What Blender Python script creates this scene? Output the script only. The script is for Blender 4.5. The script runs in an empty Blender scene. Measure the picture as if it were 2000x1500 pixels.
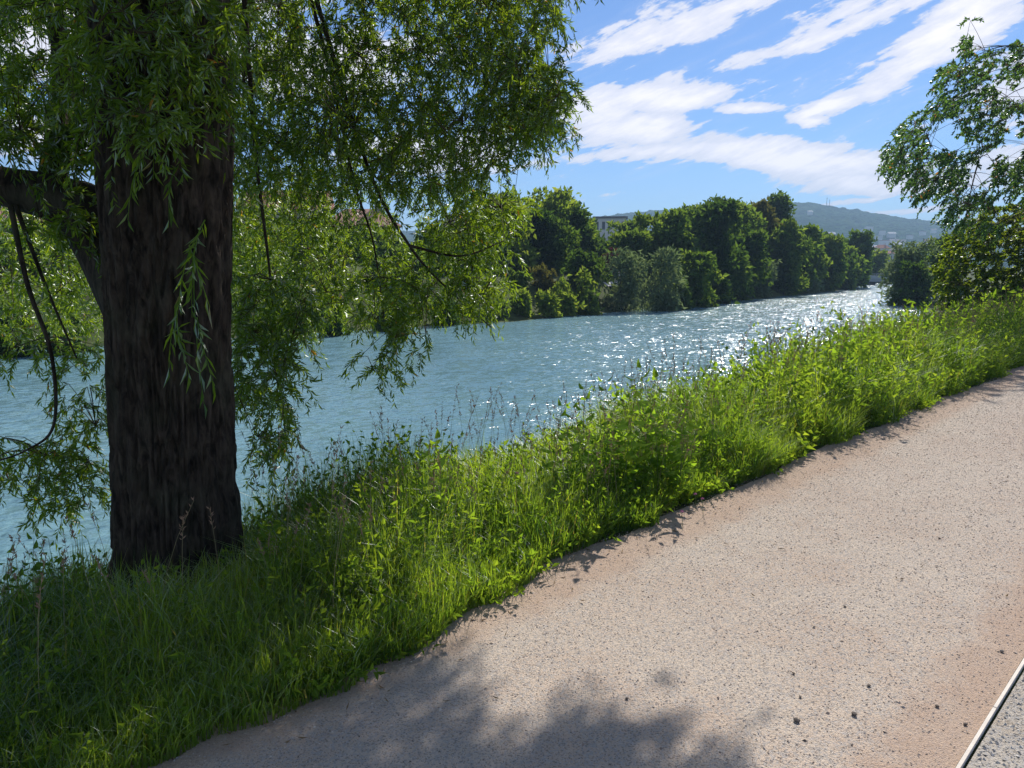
import bpy, math, random
import numpy as np
from mathutils import Vector, Matrix, Euler

rng = np.random.default_rng(7)
random.seed(7)
R = math.radians
scene = bpy.context.scene
COL = scene.collection

# ------------------------------------------------------------------ camera
F = 1455.0            # focal length in photo pixels (2000 wide)
PITCH = R(9.0)
CAM = np.array([0.0, 0.0, 1.6])
cam_d = bpy.data.cameras.new('camera'); cam_d.sensor_width = 36.0
cam_d.lens = 36.0 * F / 2000.0; cam_d.clip_start = 0.05; cam_d.clip_end = 9000
cam = bpy.data.objects.new('camera', cam_d); COL.objects.link(cam)
cam.location = CAM; cam.rotation_euler = (R(90) - PITCH, 0, 0)
scene.camera = cam

SUN_AZ = R(25.0); SUN_EL = R(40.0)     # azimuth clockwise from +Y
scene.view_settings.view_transform = 'Standard'
scene.view_settings.look = 'None'
scene.view_settings.exposure = 0.43
scene.view_settings.gamma = 1.0
scene.view_settings.use_curve_mapping = False
cy = scene.cycles
cy.max_bounces = 7; cy.diffuse_bounces = 3; cy.glossy_bounces = 3
cy.transmission_bounces = 4; cy.transparent_max_bounces = 8; cy.volume_bounces = 0
cy.use_denoising = True
try:
    cy.denoiser = 'OPENIMAGEDENOISE'; cy.denoising_prefilter = 'ACCURATE'
    cy.denoising_input_passes = 'RGB_ALBEDO_NORMAL'
except Exception:
    pass
cy.use_adaptive_sampling = False
cy.sample_clamp_indirect = 4.0

def px_dir(px, py):
    r = (px - 1000.0) / F; u = (750.0 - py) / F
    c, s = math.cos(PITCH), math.sin(PITCH)
    return np.array([r, c + u * s, -s + u * c])
def at(px, py, t):
    return CAM + t * px_dir(px, py)
def at_arr(px, py, t):
    r = (px - 1000.0) / F; u = (750.0 - py) / F
    c, s = math.cos(PITCH), math.sin(PITCH)
    return CAM + np.stack([r, c + u * s, -s + u * c], -1) * np.asarray(t)[..., None]
def at_z(px, py, z):
    d = px_dir(px, py); return CAM + d * (z - CAM[2]) / d[2]

# ------------------------------------------------------------------ node expression helper
class X:
    nt = None
    def __init__(s, v): s.v = v
    @staticmethod
    def m(op, *a, clamp=False):
        n = X.nt.nodes.new('ShaderNodeMath'); n.operation = op; n.use_clamp = clamp
        for i, q in enumerate(a):
            q = q.v if isinstance(q, X) else q
            if isinstance(q, (int, float)): n.inputs[i].default_value = q
            else: X.nt.links.new(q, n.inputs[i])
        return X(n.outputs[0])
    def __add__(a, b): return X.m('ADD', a, b)
    def __radd__(a, b): return X.m('ADD', b, a)
    def __sub__(a, b): return X.m('SUBTRACT', a, b)
    def __rsub__(a, b): return X.m('SUBTRACT', b, a)
    def __mul__(a, b): return X.m('MULTIPLY', a, b)
    def __rmul__(a, b): return X.m('MULTIPLY', b, a)
    def __truediv__(a, b): return X.m('DIVIDE', a, b)
def xmax(a, b): return X.m('MAXIMUM', a, b)
def xmin(a, b): return X.m('MINIMUM', a, b)
def sstep(v, lo, hi):
    n = X.nt.nodes.new('ShaderNodeMapRange'); n.interpolation_type = 'SMOOTHSTEP'
    X.nt.links.new(v.v, n.inputs[0]); n.inputs[1].default_value = lo; n.inputs[2].default_value = hi
    return X(n.outputs[0])
def lk(a, b): X.nt.links.new(a.v if isinstance(a, X) else a, b)
def nd(t, **kw):
    n = X.nt.nodes.new(t)
    for k, v in kw.items():
        if k in n.inputs: n.inputs[k].default_value = v
        else: setattr(n, k, v)
    return n
def comb(a, b, c=0.0):
    n = nd('ShaderNodeCombineXYZ')
    for i, q in enumerate((a, b, c)):
        if isinstance(q, X): lk(q, n.inputs[i])
        else: n.inputs[i].default_value = q
    return n.outputs[0]
def noise(vec, scale, detail=4, rough=0.55, dist=0.0):
    n = nd('ShaderNodeTexNoise'); n.inputs['Scale'].default_value = scale
    n.inputs['Detail'].default_value = detail; n.inputs['Roughness'].default_value = rough
    n.inputs['Distortion'].default_value = dist
    if vec is not None: lk(vec, n.inputs['Vector'])
    return X(n.outputs[0])
def mixc(f, a, b):
    n = nd('ShaderNodeMix', data_type='RGBA')
    for q, i in ((f, 0), (a, 6), (b, 7)):
        if isinstance(q, X): lk(q, n.inputs[i])
        elif hasattr(q, 'is_output'): lk(q, n.inputs[i])
        elif isinstance(q, (int, float)): n.inputs[i].default_value = q
        else: n.inputs[i].default_value = (*q, 1)
    return n.outputs[2]
def ramp(f, stops):
    n = nd('ShaderNodeValToRGB'); lk(f, n.inputs[0]); e = n.color_ramp.elements
    while len(e) < len(stops): e.new(0.5)
    for i, (p, c) in enumerate(stops): e[i].position = p; e[i].color = (*c, 1)
    return n.outputs[0]

# ------------------------------------------------------------------ world: Nishita sky with high thin clouds
world = bpy.data.worlds.new('World'); scene.world = world; world.use_nodes = True
wt = world.node_tree; wt.nodes.clear(); X.nt = wt
sky = nd('ShaderNodeTexSky'); sky.sky_type = 'NISHITA'; sky.sun_disc = False
sky.sun_elevation = SUN_EL; sky.sun_rotation = SUN_AZ
sky.air_density = 1.0; sky.dust_density = 0.35; sky.ozone_density = 2.2; sky.altitude = 400
tc = nd('ShaderNodeTexCoord'); sp = nd('ShaderNodeSeparateXYZ'); lk(tc.outputs['Generated'], sp.inputs[0])
dx, dy, dz = (X(sp.outputs[i]) for i in range(3))
az = X.m('ARCTAN2', dx, dy)                       # azimuth from +Y, radians
el = X.m('ARCSINE', dz)
def azel(px, py):
    d = px_dir(px, py); d = d / np.linalg.norm(d)
    return math.atan2(d[0], d[1]), math.asin(d[2])
# streaked noise, and a domain warp
pl = comb(az * 1.0, el * 3.2, 0.0)
w1 = noise(pl, 5.0, 5, 0.6); w2 = noise(comb(az * 1.0 + 7.3, el * 3.2 + 2.0, 3.0), 5.0, 5, 0.6)
waz = az + (w1 - 0.5) * 0.09; wel = el + (w2 - 0.5) * 0.045
rot = R(20)
su = az * math.cos(rot) + el * math.sin(rot); sv = el * math.cos(rot) - az * math.sin(rot)
streak = noise(comb(su * 5.0, sv * 34.0, 1.0), 1.6, 8, 0.66, 0.3)
billow = noise(comb(az * 12.0, el * 26.0, 4.0), 1.5, 7, 0.62, 0.2)
fine = noise(comb(su * 20.0, sv * 90.0, 9.0), 1.6, 5, 0.6, 0.1)
CL = [(1290, 66, 210, 44, 14, .75), (1420, 18, 110, 26, 12, .7), (1180, 110, 90, 18, 0, .5), (1650, 52, 220, 26, 13, .62), (1740, 8, 200, 28, 4, .7),
      (1800, 88, 150, 42, 33, .95), (1720, 140, 60, 22, 30, .6), (1900, 40, 140, 44, 18, .9), (1605, 212, 66, 20, 24, 1.25), (1580, 240, 34, 13, 0, 1.1),
      (1290, 192, 180, 30, 3, 1.0), (1240, 250, 120, 42, 0, 1.0), (1180, 215, 90, 50, 0, .85), (1465, 210, 75, 17, -3, .7),
      (1300, 298, 260, 24, 0, .85), (1560, 312, 220, 38, -8, 1.15), (1720, 352, 190, 26, -8, .95), (1690, 384, 120, 8, 3, .7),
      (1165, 393, 70, 9, 8, .5), (1780, 408, 130, 9, 0, .55), (1470, 290, 180, 20, -2, .9),
      (620, 120, 260, 70, 5, .9), (200, 60, 260, 80, 10, .9), (850, 300, 220, 45, 0, .8), (80, 260, 160, 50, 0, .8), (2250, 120, 260, 70, 10, .8), (2200, 340, 240, 40, -5, .9)]
dens = None
for (px, py, a, b, rt, amp) in CL:
    c0, c1 = azel(px, py); k = 1.0 / F
    sx = a * k * .93; sy = b * k * .78
    c, s = math.cos(R(rt)), math.sin(R(rt))
    ddx = waz - c0; ddy = wel - c1
    uu = (ddx * (c / sx)) + (ddy * (s / sx)); vv = (ddy * (c / sy)) - (ddx * (s / sy))
    q = X.m('EXPONENT', (uu * uu + vv * vv) * -0.9) * (amp * 1.5)
    dens = q if dens is None else xmax(dens, q)
# the same kind of cloud goes on over the rest of the sky (outside the framed azimuths)
plane = xmax(dz, 0.06)
gen = noise(comb(dx / plane * 1.0, dy / plane * 2.0, 11.0), 0.55, 6, 0.6, 0.3)
outside = sstep(X.m('ABSOLUTE', az - 0.1), 0.75, 1.15)
above = sstep(el, 0.36, 0.6)
outside = xmax(outside, above)
dens = xmax(dens, (gen - 0.42) * 4.0 * outside)
d2 = dens + (streak - 0.5) * 1.9 + (billow - 0.5) * 1.5 + (fine - 0.5) * 1.1 - 0.40
al = sstep(d2, -0.04, 0.36) * sstep(el, -0.01, 0.04)
thin = sstep(streak + (dens * 0.1), 0.45, 0.8) * 0.16 * sstep(el, 0.0, 0.1)
al = xmin(xmax(al, thin), 0.94)
tint = nd('ShaderNodeMix', data_type='RGBA', blend_type='MULTIPLY'); tint.inputs[0].default_value = 1.0
lk(sky.outputs[0], tint.inputs[6]); tint.inputs[7].default_value = (0.54, 0.75, 1.06, 1)
cloudc = mixc(sstep(d2, 0.2, 1.4), (8.2, 8.3, 9.4), (11.6, 11.0, 11.4))
skyc = mixc(al, tint.outputs[2], cloudc)
bg = nd('ShaderNodeBackground'); lk(skyc, bg.inputs[0]); bg.inputs[1].default_value = 0.08
wo = nd('ShaderNodeOutputWorld'); lk(bg.outputs[0], wo.inputs[0])

sun_d = bpy.data.lights.new('sun', 'SUN'); sun_d.energy = 5.0; sun_d.angle = R(0.53); sun_d.color = (1.0, 0.93, 0.82)
sun = bpy.data.objects.new('sun', sun_d); COL.objects.link(sun)
SD = np.array([math.sin(SUN_AZ) * math.cos(SUN_EL), math.cos(SUN_AZ) * math.cos(SUN_EL), math.sin(SUN_EL)])
sun.rotation_euler = Vector(SD).to_track_quat('Z', 'Y').to_euler(); sun.location = (20, 60, 60)

# ------------------------------------------------------------------ mesh helpers
def mesh(name, V, polys, mats=None, smooth=False, midx=None):
    """polys: list of int arrays (M,k)."""
    me = bpy.data.meshes.new(name)
    V = np.asarray(V, dtype=np.float32)
    polys = [np.asarray(p, dtype=np.int32) for p in polys if len(p)]
    loops = np.concatenate([p.ravel() for p in polys]); n = sum(len(p) for p in polys)
    tot = np.concatenate([np.full(len(p), p.shape[1], np.int32) for p in polys])
    start = np.concatenate([[0], np.cumsum(tot)[:-1]]).astype(np.int32)
    me.vertices.add(len(V)); me.vertices.foreach_set('co', V.ravel())
    me.loops.add(len(loops)); me.loops.foreach_set('vertex_index', loops)
    me.polygons.add(n); me.polygons.foreach_set('loop_start', start)
    if midx is not None: me.polygons.foreach_set('material_index', midx.astype(np.int32))
    me.polygons.foreach_set('use_smooth', np.full(n, smooth, dtype=bool))
    for m in (mats if isinstance(mats, (list, tuple)) else [mats]):
        if m: me.materials.append(m)
    me.update(calc_edges=True)
    return me
def obj(name, me, parent=None, **kw):
    o = bpy.data.objects.new(name, me); COL.objects.link(o)
    if parent is not None: o.parent = parent
    for k, v in kw.items(): o[k] = v
    return o
def thing(name, label, cat, loc=(0, 0, 0), rz=0.0, group=None):
    o = bpy.data.objects.new(name, None); COL.objects.link(o); o.location = [float(q) for q in loc]
    o.rotation_euler = (0, 0, rz); o['label'] = label; o['category'] = cat; o.empty_display_size = 0.2
    if group: o['group'] = group
    return o
def dup(root, loc, rz, label=None, group=None, sc=None):
    r = root.copy(); COL.objects.link(r); r.location = [float(q) for q in loc]; r.rotation_euler = (0, 0, rz)
    if label: r['label'] = label
    if group: r['group'] = group
    if sc: r.scale = (sc, sc, sc)
    for ch in list(root.children):
        c = ch.copy(); COL.objects.link(c); c.parent = r
        for g in list(ch.children):
            d = g.copy(); COL.objects.link(d); d.parent = c
    return r
class Acc:
    """collects pieces into one mesh"""
    def __init__(s): s.V = []; s.P = {}; s.n = 0
    def add(s, V, *polys):
        V = np.asarray(V, float).reshape(-1, 3)
        for p in polys:
            p = np.asarray(p)
            if len(p): s.P.setdefault(p.shape[1], []).append(p + s.n)
        s.V.append(V); s.n += len(V)
    def mesh(s, name, mat, smooth=False):
        return mesh(name, np.concatenate(s.V), [np.concatenate(s.P[k]) for k in sorted(s.P)], mat, smooth)
def unit(a): return a / np.maximum(np.linalg.norm(a, axis=-1, keepdims=True), 1e-9)
def box(x0, x1, y0, y1, z0, z1):
    V = np.array([[x, y, z] for z in (z0, z1) for y in (y0, y1) for x in (x0, x1)], float)
    return V, np.array([[0, 2, 3, 1], [4, 5, 7, 6], [0, 1, 5, 4], [2, 6, 7, 3], [0, 4, 6, 2], [1, 3, 7, 5]])
def tube(P, rad, k=6, cap=True):
    P = np.asarray(P, float); m = len(P); rad = np.broadcast_to(np.asarray(rad, float), (m,))
    T = unit(np.gradient(P, axis=0)); ref = np.array([0.31, 0.17, 0.93]) if abs(T[0][2]) < .9 else np.array([1., .1, 0])
    A = unit(np.cross(T, ref)); B = np.cross(T, A)
    th = np.arange(k) * 2 * math.pi / k
    V = P[:, None] + rad[:, None, None] * (np.cos(th)[None, :, None] * A[:, None] + np.sin(th)[None, :, None] * B[:, None])
    i = np.arange(m - 1)[:, None] * k; j = np.arange(k)[None]
    q = np.stack([i + j, i + (j + 1) % k, i + k + (j + 1) % k, i + k + j], -1).reshape(-1, 4)
    return V.reshape(-1, 3), q
def bez(a, b, c, n=8):
    t = np.linspace(0, 1, n)[:, None]; a, b, c = map(np.asarray, (a, b, c))
    return (1 - t) ** 2 * a + 2 * t * (1 - t) * b + t * t * c
def tubes(PP, r0, r1, k=3):
    """PP (N,m,3) many thin tubes in one go"""
    N, m, _ = PP.shape
    T = unit(np.gradient(PP, axis=1)); ref = np.array([0.53, 0.62, 0.31]); A = unit(np.cross(T, ref)); B = np.cross(T, A)
    th = np.arange(k) * 2 * math.pi / k
    f = np.linspace(0, 1, m)[None, :]; rr = np.broadcast_to(np.asarray(r0, float).reshape(-1, 1) * (1 - f) + np.asarray(r1, float).reshape(-1, 1) * f, (N, m))
    V = PP[:, :, None] + rr[:, :, None, None] * (np.cos(th)[:, None] * A[:, :, None] + np.sin(th)[:, None] * B[:, :, None])
    b = np.arange(N)[:, None, None] * m * k + np.arange(m - 1)[None, :, None] * k; j = np.arange(k)[None, None]
    q = np.stack([b + j, b + (j + 1) % k, b + k + (j + 1) % k, b + k + j], -1).reshape(-1, 4)
    return V.reshape(-1, 3), q
def leaves(P, D, W, L, wd, curl=0.15, six=False):
    """P base, D direction, W side (unit), L length, wd width -> leaf blades; curl bends the tip along the normal"""
    N = len(P); L = np.broadcast_to(L, (N,))[:, None]; wd = np.broadcast_to(wd, (N,))[:, None]
    Nn = unit(np.cross(D, W)); W = np.cross(Nn, D)
    tip = P + D * L - Nn * L * curl
    if not six:
        mid = P + D * L * 0.45 + Nn * wd * 0.25
        V = np.stack([P, mid - W * wd / 2, tip, mid + W * wd / 2], 1).reshape(-1, 3)
        b = np.arange(N)[:, None] * 4
        return V, np.concatenate([b + [0, 1, 2], b + [0, 2, 3]])
    m1 = P + D * L * 0.28; m2 = P + D * L * 0.66 - Nn * L * curl * .35
    V = np.stack([P, m1 - W * wd * .5 + Nn * wd * .2, m2 - W * wd * .36 + Nn * wd * .12, tip, m2 + W * wd * .36 + Nn * wd * .12, m1 + W * wd * .5 + Nn * wd * .2, m1, m2], 1).reshape(-1, 3)
    b = np.arange(N)[:, None] * 8
    return V, np.concatenate([b + [0, 1, 6], b + [0, 6, 5], b + [2, 3, 7], b + [7, 3, 4]]), np.concatenate([b + [1, 2, 7, 6], b + [6, 7, 4, 5]])
def attach(hubs, base, sag=.12, m=5):
    """join every hub to the nearest point of what already grows: branches fork from branches"""
    base = np.asarray(base); d0 = np.array([np.min(np.linalg.norm(base - h, axis=1)) for h in hubs]); pts = base; out = []; rad = []
    for i in np.argsort(d0):
        h = hubs[i]; v = pts - h; d = np.linalg.norm(v, axis=1) + np.where(v[:, 2] < -.1, .25, 0); j = np.argmin(d); a = pts[j]
        L = np.linalg.norm(a - h); c = bez(a, (a + h) / 2 + np.array([0, 0, sag * L]) + rng.normal(size=3) * .06 * L, h, m); out.append(c); rad.append(.002 + .0016 * min(L, 2) * 2); pts = np.concatenate([pts, c[1:]])
    return np.array(out), np.array(rad)
def rdir(n): return unit(rng.normal(size=(n, 3)))

# lattice value noise
def _h(i, j, k, seed):
    h = (i * 374761393 + j * 668265263 + k * 2147483647 + seed * 974634777) & 0xffffffff
    h = ((h ^ (h >> 13)) * 1274126177) & 0xffffffff
    h = h ^ (h >> 16)
    return (h & 0xffff) / 65535.0
def vn(x, y, z=0.0, seed=0):
    x, y, z = np.broadcast_arrays(np.asarray(x, float), np.asarray(y, float), np.asarray(z, float))
    i, j, k = (np.floor(q).astype(np.int64) for q in (x, y, z))
    f, g, h = x - i, y - j, z - k
    f, g, h = (q * q * (3 - 2 * q) for q in (f, g, h)); o = 0
    for a in (0, 1):
        for b in (0, 1):
            for c in (0, 1):
                o = o + _h(i + a, j + b, k + c, seed) * (f if a else 1 - f) * (g if b else 1 - g) * (h if c else 1 - h)
    return o
def fbm(x, y, z=0.0, o=4, seed=0):
    s = 0; a = .5; t = 0
    for q in range(o):
        s = s + a * vn(x * 2 ** q, y * 2 ** q, np.asarray(z) * 2 ** q, seed + q); t += a; a *= .5
    return s / t
def ss(x, a, b):
    t = np.clip((x - a) / (b - a), 0, 1); return t * t * (3 - 2 * t)

# ------------------------------------------------------------------ river frame: s along the path, n to the left of it
Q = math.sqrt(.5)
def sn(x, y): return (x + y) * Q, (y - x) * Q
def xy(s, n): return (s - n) * Q, (s + n) * Q
_S = [-400, -20, 6, 30, 71, 103, 118, 131, 160, 260, 3000]
_NF = [40, 33, 32, 30, 34.6, 39.0, 44.5, 55, 90, 230, 3400]
_NN = [7.5, 6.8, 6.6, 8.5, 21.0, 26.0, 30.5, 38, 64, 196, 3360]
def nf(s): return np.interp(s, _S, _NF) + .8 * (vn(np.asarray(s) / 5., 0.3, 0, 3) - .5)
def nn(s): return np.interp(s, _S, _NN) + .5 * (vn(np.asarray(s) / 3., 7.3, 0, 4) - .5)
WATER = -1.5
def zland(s, n):
    s = np.asarray(s, float); n = np.asarray(n, float)
    a = nn(s); b = nf(s)
    z1 = WATER * ss(n, np.minimum(3.4, a - 2.2), a + .15) + .05 * (fbm(s * 1.3, n * 1.3, 0, 3, 9) - .3) * ss(n, 2.65, 3.2)
    z2 = WATER - 1.2 * ss(n, a, a + 2.5) * (1 - ss(n, b - 2.5, b))
    d = n - b
    z3 = WATER + 2.1 * ss(d, -.1, 4.5) + .075 * np.clip(d - 3, 0, 60) + .5 * (fbm(s * .25, n * .25, 0, 3, 5) - .4) * ss(d, 0, 4)
    z = np.where(n < a, z1, np.where(n < b, z2, z3))
    return z
def ground_z(x, y):
    s, n = sn(x, y); return zland(s, n)

# ------------------------------------------------------------------ materials
def mat(name):
    m = bpy.data.materials.new(name); m.use_nodes = True; X.nt = m.node_tree; X.nt.nodes.clear()
    o = nd('ShaderNodeOutputMaterial'); return m, o
def leafmat(name, cols, trans=0.45, tcol=None, gloss=0.05, rough=.45, big=0.0, dry=None):
    """cols: dark->light natural variation between leaves"""
    m, o = mat(name)
    geo = nd('ShaderNodeNewGeometry'); r = X(geo.outputs['Random Per Island'])
    f = r
    if big:
        t = nd('ShaderNodeTexCoord'); f = r * .6 + sstep(noise(t.outputs['Object'], big, 3), .35, .65) * .4
    stops = [(i / (len(cols) - 1), c) for i, c in enumerate(cols)]
    c = ramp(f, stops)
    if dry: c = mixc(X.m('GREATER_THAN', X.m('FRACT', r * 37.7), 1 - dry[0]), c, dry[1])
    d = nd('ShaderNodeBsdfDiffuse'); lk(c, d.inputs[0])
    tr = nd('ShaderNodeBsdfTranslucent')
    tm = nd('ShaderNodeMix', data_type='RGBA', blend_type='MULTIPLY'); tm.inputs[0].default_value = 1
    lk(c, tm.inputs[6]); tm.inputs[7].default_value = (*(1.35 * q for q in (tcol or (1.9, 1.7, .55))), 1); lk(tm.outputs[2], tr.inputs[0])
    mx = nd('ShaderNodeMixShader'); mx.inputs[0].default_value = trans; lk(d.outputs[0], mx.inputs[1]); lk(tr.outputs[0], mx.inputs[2])
    g = nd('ShaderNodeBsdfGlossy'); g.inputs[0].default_value = (.9, .95, 1, 1); g.inputs['Roughness'].default_value = rough
    fr = nd('ShaderNodeFresnel'); fr.inputs[0].default_value = 1.4
    m2 = nd('ShaderNodeMixShader'); lk(X(fr.outputs[0]) * (gloss * 1.6) + gloss * .04, m2.inputs[0]); lk(mx.outputs[0], m2.inputs[1]); lk(g.outputs[0], m2.inputs[2])
    lk(m2.outputs[0], o.inputs[0]); return m
def plain(name, c, rough=.8, spec=.3, var=.0, scale=3., metal=0., bump=0.):
    m, o = mat(name); p = nd('ShaderNodeBsdfPrincipled'); p.inputs['Roughness'].default_value = rough
    p.inputs['Specular IOR Level'].default_value = spec; p.inputs['Metallic'].default_value = metal
    t = nd('ShaderNodeTexCoord'); nz = noise(t.outputs['Object'], scale, 6, .6)
    lk(mixc(nz, tuple(q * (1 - var) for q in c), tuple(min(1, q * (1 + var)) for q in c)), p.inputs['Base Color'])
    if bump:
        b = nd('ShaderNodeBump'); b.inputs['Strength'].default_value = bump; b.inputs['Distance'].default_value = .02; lk(nz, b.inputs['Height']); lk(b.outputs[0], p.inputs['Normal'])
    lk(p.outputs[0], o.inputs[0]); return m

M_willow = leafmat('willow_leaf', [(.04, .085, .02), (.075, .145, .028), (.115, .19, .04)], .55, (3.0, 2.3, .42), .1, .5, big=1.6, dry=(.005, (.2, .13, .05)))
M_grass = leafmat('grass_blade', [(.035, .085, .028), (.06, .13, .03), (.11, .175, .032), (.13, .215, .04), (.18, .24, .06)], .55, (2.6, 2.3, .6), .1, .5, big=1.1, dry=(.03, (.20, .19, .10)))
M_nettle = leafmat('nettle_leaf', [(.06, .125, .024), (.09, .165, .034), (.12, .20, .04)], .55, (2.6, 2.3, .55), .0, .6)
M_weed = leafmat('weed_leaf', [(.05, .10, .022), (.085, .15, .034), (.14, .20, .045)], .55, (2.6, 2.3, .55), .0, .6, big=.9)
M_straw = plain('dry_stalk', (.3, .25, .13), .8, .2, .4, 9.)
M_seed = plain('seed_head', (.34, .22, .15), .9, .1, .4, 20.)
M_stem = plain('green_stem', (.1, .16, .045), .6, .3, .3, 5.)
M_cherry = leafmat('broad_leaf', [(.03, .07, .03), (.05, .105, .04), (.075, .135, .05)], .48, (2.3, 2.1, .7), .08, .35, big=.8, dry=(.02, (.2, .09, .04)))
M_hazel = leafmat('hazel_leaf', [(.04, .085, .015), (.075, .125, .02), (.11, .15, .03)], .5, (2.3, 1.9, .4), .08, .45, big=1.)
M_pink = plain('pink_petal', (.55, .25, .4), .7, .2, .2, 30.)

def barkmat():
    m, o = mat('bark'); t = nd('ShaderNodeTexCoord'); mp = nd('ShaderNodeMapping'); mp.inputs['Scale'].default_value = (1, 1, .3)
    lk(t.outputs['Object'], mp.inputs[0])
    a = noise(mp.outputs[0], 26, 7, .65, .6); b = noise(t.outputs['Object'], 4, 4)
    c = mixc(sstep(a, .3, .7), (.010, .008, .0065), (.085, .064, .048)); c = mixc(sstep(b, .45, .75) * .4, c, (.085, .09, .055))
    p = nd('ShaderNodeBsdfPrincipled'); lk(c, p.inputs['Base Color']); p.inputs['Roughness'].default_value = .92; p.inputs['Specular IOR Level'].default_value = .15
    bu = nd('ShaderNodeBump'); bu.inputs['Strength'].default_value = .7; bu.inputs['Distance'].default_value = .02; lk(a, bu.inputs['Height']); lk(bu.outputs[0], p.inputs['Normal'])
    lk(p.outputs[0], o.inputs[0]); return m
M_bark = barkmat()
M_twig = plain('twig_bark', (.07, .055, .03), .85, .2, .4, 8.)

def groundmat():
    m, o = mat('ground_soil_and_grass'); t = nd('ShaderNodeTexCoord')
    a = noise(t.outputs['Object'], 1.5, 6); b = noise(t.outputs['Object'], .05, 4); c0 = noise(t.outputs['Object'], 30, 3)
    c = mixc(sstep(a, .35, .65), (.045, .055, .02), (.07, .10, .03)); c = mixc(sstep(c0, .5, .75) * .5, c, (.10, .075, .045)); c = mixc(sstep(b, .4, .6) * .5, c, (.06, .085, .03))
    p = nd('ShaderNodeBsdfPrincipled'); lk(c, p.inputs['Base Color']); p.inputs['Roughness'].default_value = .95; p.inputs['Specular IOR Level'].default_value = .1
    bu = nd('ShaderNodeBump'); bu.inputs['Distance'].default_value = .04; lk(a + c0 * .3, bu.inputs['Height']); lk(bu.outputs[0], p.inputs['Normal'])
    lk(p.outputs[0], o.inputs[0]); return m
def gravelmat(name, tan, grey, brown, edges, dark=.5):
    m, o = mat(name); t = nd('ShaderNodeTexCoord'); ob = t.outputs['Object']
    sp = nd('ShaderNodeSeparateXYZ'); lk(ob, sp.inputs[0]); n_ = X(sp.outputs[1])
    v1 = nd('ShaderNodeTexVoronoi'); lk(ob, v1.inputs['Vector']); v1.inputs['Scale'].default_value = 120
    v2 = nd('ShaderNodeTexVoronoi'); lk(ob, v2.inputs['Vector']); v2.inputs['Scale'].default_value = 210
    g1 = nd('ShaderNodeSeparateColor'); lk(v1.outputs['Color'], g1.inputs[0]); g2 = nd('ShaderNodeSeparateColor'); lk(v2.outputs['Color'], g2.inputs[0])
    big = noise(ob, 1.1, 5, .6); med = noise(ob, 6, 5, .65); fi = noise(ob, 60, 5, .7)
    c = mixc(sstep(big + (med - .5) * .5, .38, .66), tan, brown)
    c = mixc(sstep(X(g1.outputs[0]), .55, .75) * .8, c, grey)
    c = mixc(sstep(X(g2.outputs[1]), .78, .9) * dark, c, tuple(q * .22 for q in grey))
    c = mixc(sstep(X(g2.outputs[0]), .8, .95) * .4, c, (.62, .57, .52))
    c = mixc(sstep(fi, .5, .75) * .35, c, tuple(q * .5 for q in brown))
    if edges:
        e = xmax(1 - sstep(n_, edges[0], edges[0] + .45), sstep(n_, edges[1] - .7, edges[1] - .1) * 1.35)
        c = mixc(sstep(e + (med - .5) * .9, .35, 1.0) * .6, c, (.43, .30, .225))
    p = nd('ShaderNodeBsdfPrincipled'); lk(c, p.inputs['Base Color']); p.inputs['Roughness'].default_value = .93; p.inputs['Specular IOR Level'].default_value = .15
    bu = nd('ShaderNodeBump'); bu.inputs['Strength'].default_value = .9; bu.inputs['Distance'].default_value = .006
    lk(X(g1.outputs[1]) * .8 + fi * .7 + X(g2.outputs[0]) * .6 + med * 1.2 - X(v2.outputs['Distance']) * .5, bu.inputs['Height']); lk(bu.outputs[0], p.inputs['Normal'])
    lk(p.outputs[0], o.inputs[0]); return m
M_ground = groundmat()
M_path = gravelmat('path_gravel', (.575, .485, .405), (.41, .38, .365), (.53, .42, .34), (.56, 2.62))
M_path2 = gravelmat('coarse_grey_gravel', (.50, .46, .41), (.38, .37, .37), (.42, .36, .30), None, .8)

def watermat():
    m, o = mat('river_water'); t = nd('ShaderNodeTexCoord'); ob = t.outputs['Object']
    mp = nd('ShaderNodeMapping'); mp.inputs['Scale'].default_value = (.8, 1.25, 1); lk(ob, mp.inputs[0]); v = mp.outputs[0]
    patch = noise(ob, .16, 3)
    def slopes(scale, detail, rough, dist, seed):
        n = nd('ShaderNodeTexNoise'); n.inputs['Scale'].default_value = scale; n.inputs['Detail'].default_value = detail; n.inputs['Roughness'].default_value = rough
        n.inputs['Distortion'].default_value = dist; lk(v, n.inputs['Vector']); g = nd('ShaderNodeSeparateColor'); lk(n.outputs['Color'], g.inputs[0])
        return X(g.outputs[0]) - .5, X(g.outputs[1]) - .5, X(n.outputs['Fac'])
    a1, b1, n1 = slopes(1.1, 3, .5, .8, 0); a2, b2, n2 = slopes(5.2, 5, .7, .4, 1); a3, b3, n3 = slopes(26, 4, .7, .2, 2)
    k2 = patch * 2.8 + .5
    gx_ = a1 * .6 + a2 * k2 + a3 * 1.25; gy_ = b1 * .6 + b2 * k2 + b3 * 1.25
    nv = nd('ShaderNodeVectorMath', operation='NORMALIZE'); lk(comb(gx_, gy_, 1.0), nv.inputs[0])
    c = mixc(sstep(patch, .3, .7), (.12, .235, .275), (.145, .275, .32))
    # pale foam flecks on the steepest riffles
    foam = sstep(n2 + (n3 - .5) * .5, .72, .86) * .35
    c = mixc(foam, c, (.5, .6, .6))
    p = nd('ShaderNodeBsdfPrincipled'); lk(c, p.inputs['Base Color']); p.inputs['Roughness'].default_value = .17; p.inputs['IOR'].default_value = 1.333
    lk(nv.outputs[0], p.inputs['Normal']); lk(p.outputs[0], o.inputs[0]); return m
M_water = watermat()

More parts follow.
